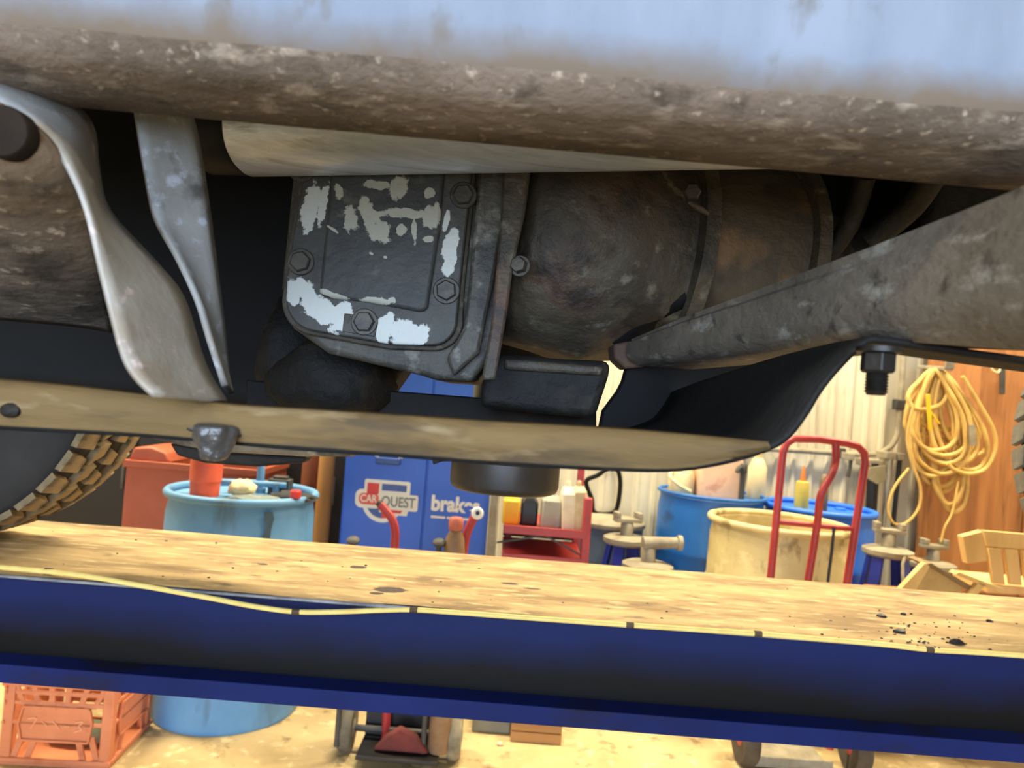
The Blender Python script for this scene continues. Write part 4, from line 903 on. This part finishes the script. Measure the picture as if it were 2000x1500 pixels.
# ---- coiled yellow hose
HY = 4.02
M_hose = mk('yellow_hose', (216, 178, 98), (196, 156, 80), 14, .5)
hose = empty('garden_hose', W(1828, 722, HY)); tag(hose, 'coiled yellow air hose hanging in long loops on the right wall', 'hose')
rh = random.Random(11)
def loop(cx, top_, bw, bot_, lean, r, d, name='hose_loop', mat=None):
    pts = []
    for k in range(16):
        t = 2 * math.pi * k / 16; s_ = math.sin(t); c_ = math.cos(t)
        wv = bw * (.28 + .72 * ((1 + c_) / 2) ** .8) if True else bw
        y_ = lerp(top_, bot_, (1 + c_) / 2)
        pts.append(W(cx + lean * (1 + c_) / 2 + s_ * wv + rh.uniform(-2, 2), y_, d + .03 * math.cos(t + d * 40) * .6 + rh.uniform(-.006, .006)))
    return MB().tube(smooth_path(pts, 5, True), r, 9, True).build(name, mat or M_hose, hose, smooth=70)
specs = [(1825, 722, 62, 905, 22), (1830, 726, 70, 925, 12), (1826, 720, 48, 800, -22), (1828, 724, 78, 900, 30), (1832, 728, 60, 950, 6), (1838, 730, 52, 870, 50), (1842, 728, 62, 918, 55), (1826, 730, 60, 880, 0), (1836, 726, 40, 985, 20), (1845, 732, 40, 1000, 18), (1822, 722, 44, 850, -30), (1835, 724, 66, 860, 20), (1830, 722, 74, 890, 16), (1838, 726, 58, 905, 36), (1824, 724, 56, 930, -4), (1840, 730, 50, 890, 62), (1832, 722, 64, 840, 8), (1828, 726, 46, 960, 14)]
for i, (cx_, t0, bw_, b0, le) in enumerate(specs): loop(cx_, t0, bw_, b0, le, .0125, HY - .05 + .016 * (i % 6))
MB().tube(smooth_path([W(a_, b_, HY - .07) for a_, b_ in ((1785, 790), (1772, 850), (1780, 900), (1797, 950), (1795, 990), (1772, 1020), (1745, 1022), (1735, 990), (1748, 950), (1775, 915))], 6), .0075, 9).build('loose_loop', M_hose, hose, smooth=70)
MB().tube(smooth_path([W(a_, b_, HY - .08) for a_, b_ in ((1880, 735), (1910, 785), (1940, 840), (1943, 880), (1925, 915), (1895, 925), (1865, 918), (1850, 905))], 6), .011, 9).build('outer_loop', M_hose, hose, smooth=70)
MB().tube(smooth_path([W(a_, b_, HY - .07) for a_, b_ in ((1872, 940), (1860, 1000), (1845, 1030), (1838, 1058))], 5), .006, 8).build('tail', M_hose, hose, smooth=70)
MB().bar(W(1812, 770, HY - .11), W(1817, 840, HY - .11), .020, .010).bar(W(1818, 805, HY - .11), W(1835, 828, HY - .11), .010, .008).build('tie_strap', mk('bright_yellow_strap', (236, 188, 30), (220, 170, 22), 8, .5), hose, bevel=.002)
MB().cyl(W(1898, 830, HY - .10), W(1900, 870, HY - .10), .016, n=14).build('coupling', M_grey, hose)
hb_ = W(1828, 722, HY); MB().bar(hb_ + V((0, -.12, .0)), hb_ + V((0, .145, .02)), .05, .02).bar(hb_ + V((-.0, -.12, 0)), hb_ + V((-.0, -.13, .05)), .05, .012).build('wall_bracket', M_grey, hose, bevel=.004)

# ---- bench with lumber at the right
bzt = W(1900, 1172, 3.2).z
bx0, bx1 = xat(1742, 3.1, bzt), xat(2140, 3.1, bzt)
wbn = empty('work_bench', ((bx0 + bx1) / 2, 3.3, 0)); tag(wbn, 'low brown wooden bench under the pale lumber at the right', 'bench')
for k in range(4):
    MB().box(bx0, bx1, 2.96 + k * .10, 3.053 + k * .10, bzt - .035, bzt).build('plank', M_ply, wbn, bevel=.002)
for x_ in (bx0 + .04, bx1 - .04):
    for y_ in (3.16, 3.31): MB().box(x_ - .035, x_ + .035, y_ - .035, y_ + .035, 0, bzt - .035).build('leg', M_ply, wbn, bevel=.002)
def W3(px, py, d): return W(px, py, d)
# tipped open wooden box (1760..1960)
wx = empty('wooden_box', W(1850, 1160, 3.05)); wx.location.z = bzt; tag(wx, 'tipped pale wooden box lying open on the bench under the hose', 'wooden box')
d_ = 2.98
MB().prism([W(1758, 1152, d_), W(1806, 1100, d_), W(1818, 1104, d_), W(1790, 1152, d_)], (0, .03, 0)).build('side_board', M_wood, wx, bevel=.002)
MB().prism([W(1790, 1152, d_ + .02), W(1812, 1106, d_ + .02), W(1880, 1140, d_ + .02), W(1878, 1160, d_ + .02)], (0, .015, 0)).build('bottom_board', mk('worn_lumber', (204, 172, 112), (180, 148, 92), 9, .8), wx, bevel=.002)
MB().prism([W(1808, 1102, d_), W(1820, 1100, d_), W(1900, 1146, d_), W(1890, 1152, d_)], (0, .14, 0)).build('top_board', mk('weathered_lumber', (150, 124, 84), (124, 100, 66), 9, .8), wx, bevel=.002)
MB().prism([W(1866, 1122, d_ - .02), W(1874, 1117, d_ - .02), W(1960, 1150, d_ - .02), W(1952, 1158, d_ - .02)], (0, .05, 0)).build('loose_board', M_wood, wx, bevel=.002)
MB().prism([W(1890, 1164, d_ - .02), W(1912, 1138, d_ - .02), W(1926, 1142, d_ - .02), W(1906, 1166, d_ - .02)], (0, .03, 0)).build('end_board', M_wood, wx, bevel=.002)
# pale slatted crate at right edge
cr_ = empty('lumber_crate', W(1970, 1140, 3.15)); cr_.location.z = bzt; tag(cr_, 'pale slatted lumber crate at the right edge under the tyre', 'crate')
d_ = 3.12
MB().prism([W(1880, 1048, d_), W(1922, 1037, d_), W(1932, 1095, d_), W(1890, 1102, d_)], (0, .04, 0)).build('end_board', M_wood, cr_, bevel=.003)
MB().prism([W(1920, 1036, d_ - .01), W(2090, 1050, d_ - .01), W(2090, 1080, d_ - .01), W(1928, 1068, d_ - .01)], (0, .02, 0)).build('top_rail', M_wood, cr_, bevel=.003)
for k in range(6):
    u = 1930 + k * 33; MB().prism([W(u, 1070 + k * 2, d_ - .014), W(u + 26, 1072 + k * 2, d_ - .014), W(u + 34, 1142 + k * 2, d_ - .014), W(u + 10, 1140 + k * 2, d_ - .014)], (0, .02, 0)).build('slat', M_wood, cr_, bevel=.003)
MB().prism([W(1930, 1140, d_), W(2090, 1154, d_), W(2090, 1168, d_), W(1928, 1158, d_)], (0, .25, 0)).build('bottom_rail', M_wood, cr_, bevel=.003)

# ---- on the floor: orange crate, boxes
CDp = 2.48
kx0, kx1 = xat(2, CDp, .13), xat(212, CDp, .13); kw = kx1 - kx0
M_crate = mk('orange_crate_plastic', (208, 128, 86), (192, 112, 72), 8, .5, spots=[((178, 98, 60), 12, .68)])
crate = empty('milk_crate', (0, 0, 0)); kh, kd = .275, kw * .9
MB().box(0, kw, 0, kd, 0.0, .010).build('bottom', M_crate, crate)
for (x_, y_) in ((0, 0), (kw - .036, 0), (0, kd - .036), (kw - .036, kd - .036)): MB().box(x_, x_ + .036, y_, y_ + .036, .010, kh - .012).build('corner_post', M_crate, crate, bevel=.004)
MB().box(-.006, kw + .006, -.006, .012, kh - .014, kh).box(-.006, kw + .006, kd - .012, kd + .006, kh - .014, kh).box(-.006, .012, .012, kd - .012, kh - .014, kh).box(kw - .012, kw + .006, .012, kd - .012, kh - .014, kh).build('top_rim', M_crate, crate, bevel=.003)
MB().box(-.006, kw + .006, -.006, .008, .010, .026).box(-.006, kw + .006, kd - .008, kd + .006, .010, .026).box(-.006, .008, .008, kd - .008, .010, .026).box(kw - .008, kw + .006, .008, kd - .008, .010, .026).build('bottom_rim', M_crate, crate, bevel=.003)
# each side: lattice slats around a label panel; sides placed by a matrix
def side(Mx, label_panel):
    for zz in (.205, .240): MB().box(.03, kw - .03, .004, .012, zz - .007, zz + .007, Mx).build('slat', M_crate, crate, bevel=.002)
    MB().box(.03, kw - .03, .002, .012, .135, .146, Mx).build('slat', M_crate, crate, bevel=.002)
    n_ = 6
    for k in range(n_):
        a = lerp(.05, kw - .05, k / (n_ - 1)); o_ = (.5 - k / (n_ - 1)) * .035
        MB().prism([Mx @ V((a - .009 + o_, .005, .195)), Mx @ V((a + .009 + o_, .005, .195)), Mx @ V((a + .009 - o_, .005, kh - .01)), Mx @ V((a - .009 - o_, .005, kh - .01))], Mx.to_3x3() @ V((0, .007, 0))).build('slat', M_crate, crate)
    for a, o_ in ((.055, .012), (.10, .012), (kw - .10, -.012), (kw - .055, -.012)):
        MB().prism([Mx @ V((a - .010 - o_, .005, .02)), Mx @ V((a + .010 - o_, .005, .02)), Mx @ V((a + .010 + o_, .005, .10)), Mx @ V((a - .010 + o_, .005, .10))], Mx.to_3x3() @ V((0, .007, 0))).build('slat', M_crate, crate)
    u0, u1 = .055, kw - .065
    oct_ = [(u0, .135), (u0 + .012, .195), (u1 - .012, .195), (u1, .150), (u1 - .008, .085), (u0 + .012, .085)]
    pn = MB().prism([Mx @ V((a, .002, b)) for a, b in oct_], Mx.to_3x3() @ V((0, .010, 0))).build('label_panel', M_crate, crate)
    fr = MB(); m_ = len(oct_)
    for k in range(m_):
        a, b = oct_[k], oct_[(k + 1) % m_]; fr.bar(Mx @ V((a[0], -.001, a[1])), Mx @ V((b[0], -.001, b[1])), .007, .008)
    fr.build('panel_frame', M_crate, pn, bevel=.001)
    if label_panel:
        mk_ = MB(); st = [[(.24, .150), (.265, .154), (.252, .138), (.262, .128), (.238, .118)], [(.085, .155), (.112, .158), (.100, .130), (.096, .124)], [(.13, .150), (.15, .132)], [(.165, .152), (.19, .128)], [(.205, .136), (.222, .136)]]
        for s_ in st: mk_.tube(smooth_path([Mx @ V((a * kw / .36, .0005, b)) for a, b in s_], 4), .0022, 6)
        mk_.build('raised_marks', mk('worn_pale_orange', (240, 172, 128), (226, 150, 104), 20, .6), pn)
side(Matrix.Identity(4), True)
side(Matrix.Translation((kw, 0, 0)) @ Matrix.Rotation(math.radians(90), 4, 'Z') , False)
side(Matrix.Translation((kw, kd, 0)) @ Matrix.Rotation(math.radians(180), 4, 'Z'), False)
side(Matrix.Translation((0, kd, 0)) @ Matrix.Rotation(math.radians(270), 4, 'Z'), False)
crate.location = (kx0, CDp, 0); crate.rotation_euler = (0, 0, math.radians(3))
tag(crate, 'orange plastic milk crate with lattice sides on the floor at the left', 'crate')
blob('green_bundle', 'grey green rolled cloth lying inside the orange milk crate', 'cloth', V((kx0 + kw * .5, CDp + .17, .011)), (.12, .06, .035), mk('grey_green_cloth', (120, 128, 100), (92, 98, 76), 14, .8), 21, .2)
q = Wz(1046, 1452, 0); bx = empty('wooden_tray', q); tag(bx, 'small brown wooden tray on the floor right of the red cart', 'wooden box')
M_tray = mk('brown_wood', (176, 126, 66), (150, 104, 52), 8, .7, stretch=(.2, 1, 1))
w_, h_, l_ = .20, .085, .22
for (a0_, a1_, b0_, b1_, z0_, z1_, nm) in ((-w_ / 2, w_ / 2, 0, .012, 0, .04, 'front_board'), (-w_ / 2, w_ / 2, .001, .013, .043, h_, 'front_board'), (-w_ / 2, -w_ / 2 + .012, .013, l_, 0, h_, 'side_board'), (w_ / 2 - .012, w_ / 2, .013, l_, 0, h_, 'side_board'), (-w_ / 2 + .012, w_ / 2 - .012, l_ - .012, l_, 0, h_, 'back_board'), (-w_ / 2 + .012, w_ / 2 - .012, .013, l_ - .012, 0, .01, 'bottom_board')):
    MB().box(q.x + a0_, q.x + a1_, q.y + b0_, q.y + b1_, z0_, z1_).build(nm, M_tray, bx, bevel=.002)
q = Wz(955, 1432, 0); tb = empty('tool_box', q); tag(tb, 'low grey tool box on the floor between the cart and wooden tray', 'tool box')
MB().box(q.x - .07, q.x + .085, q.y, q.y + .16, 0, .10).build('body', mk('grey_green_steel', (128, 122, 98), (108, 102, 80), 8, .6), tb, bevel=.006)
MB().box(q.x - .073, q.x + .088, q.y - .003, q.y + .163, .10, .125).build('lid', M_dgrey, tb, bevel=.006)
MB().tube([V((q.x - .03, q.y + .08, .125)), V((q.x - .03, q.y + .08, .15)), V((q.x + .04, q.y + .08, .15)), V((q.x + .04, q.y + .08, .125))], .006, 8).build('handle', M_dgrey, tb)
q = Wz(976, 1456, 0); st_ = blob('pebble', 'small pale lump lying on the floor before the wooden tray', 'pebble', q, (.012, .01, .008), M_cream2, 31, .3)
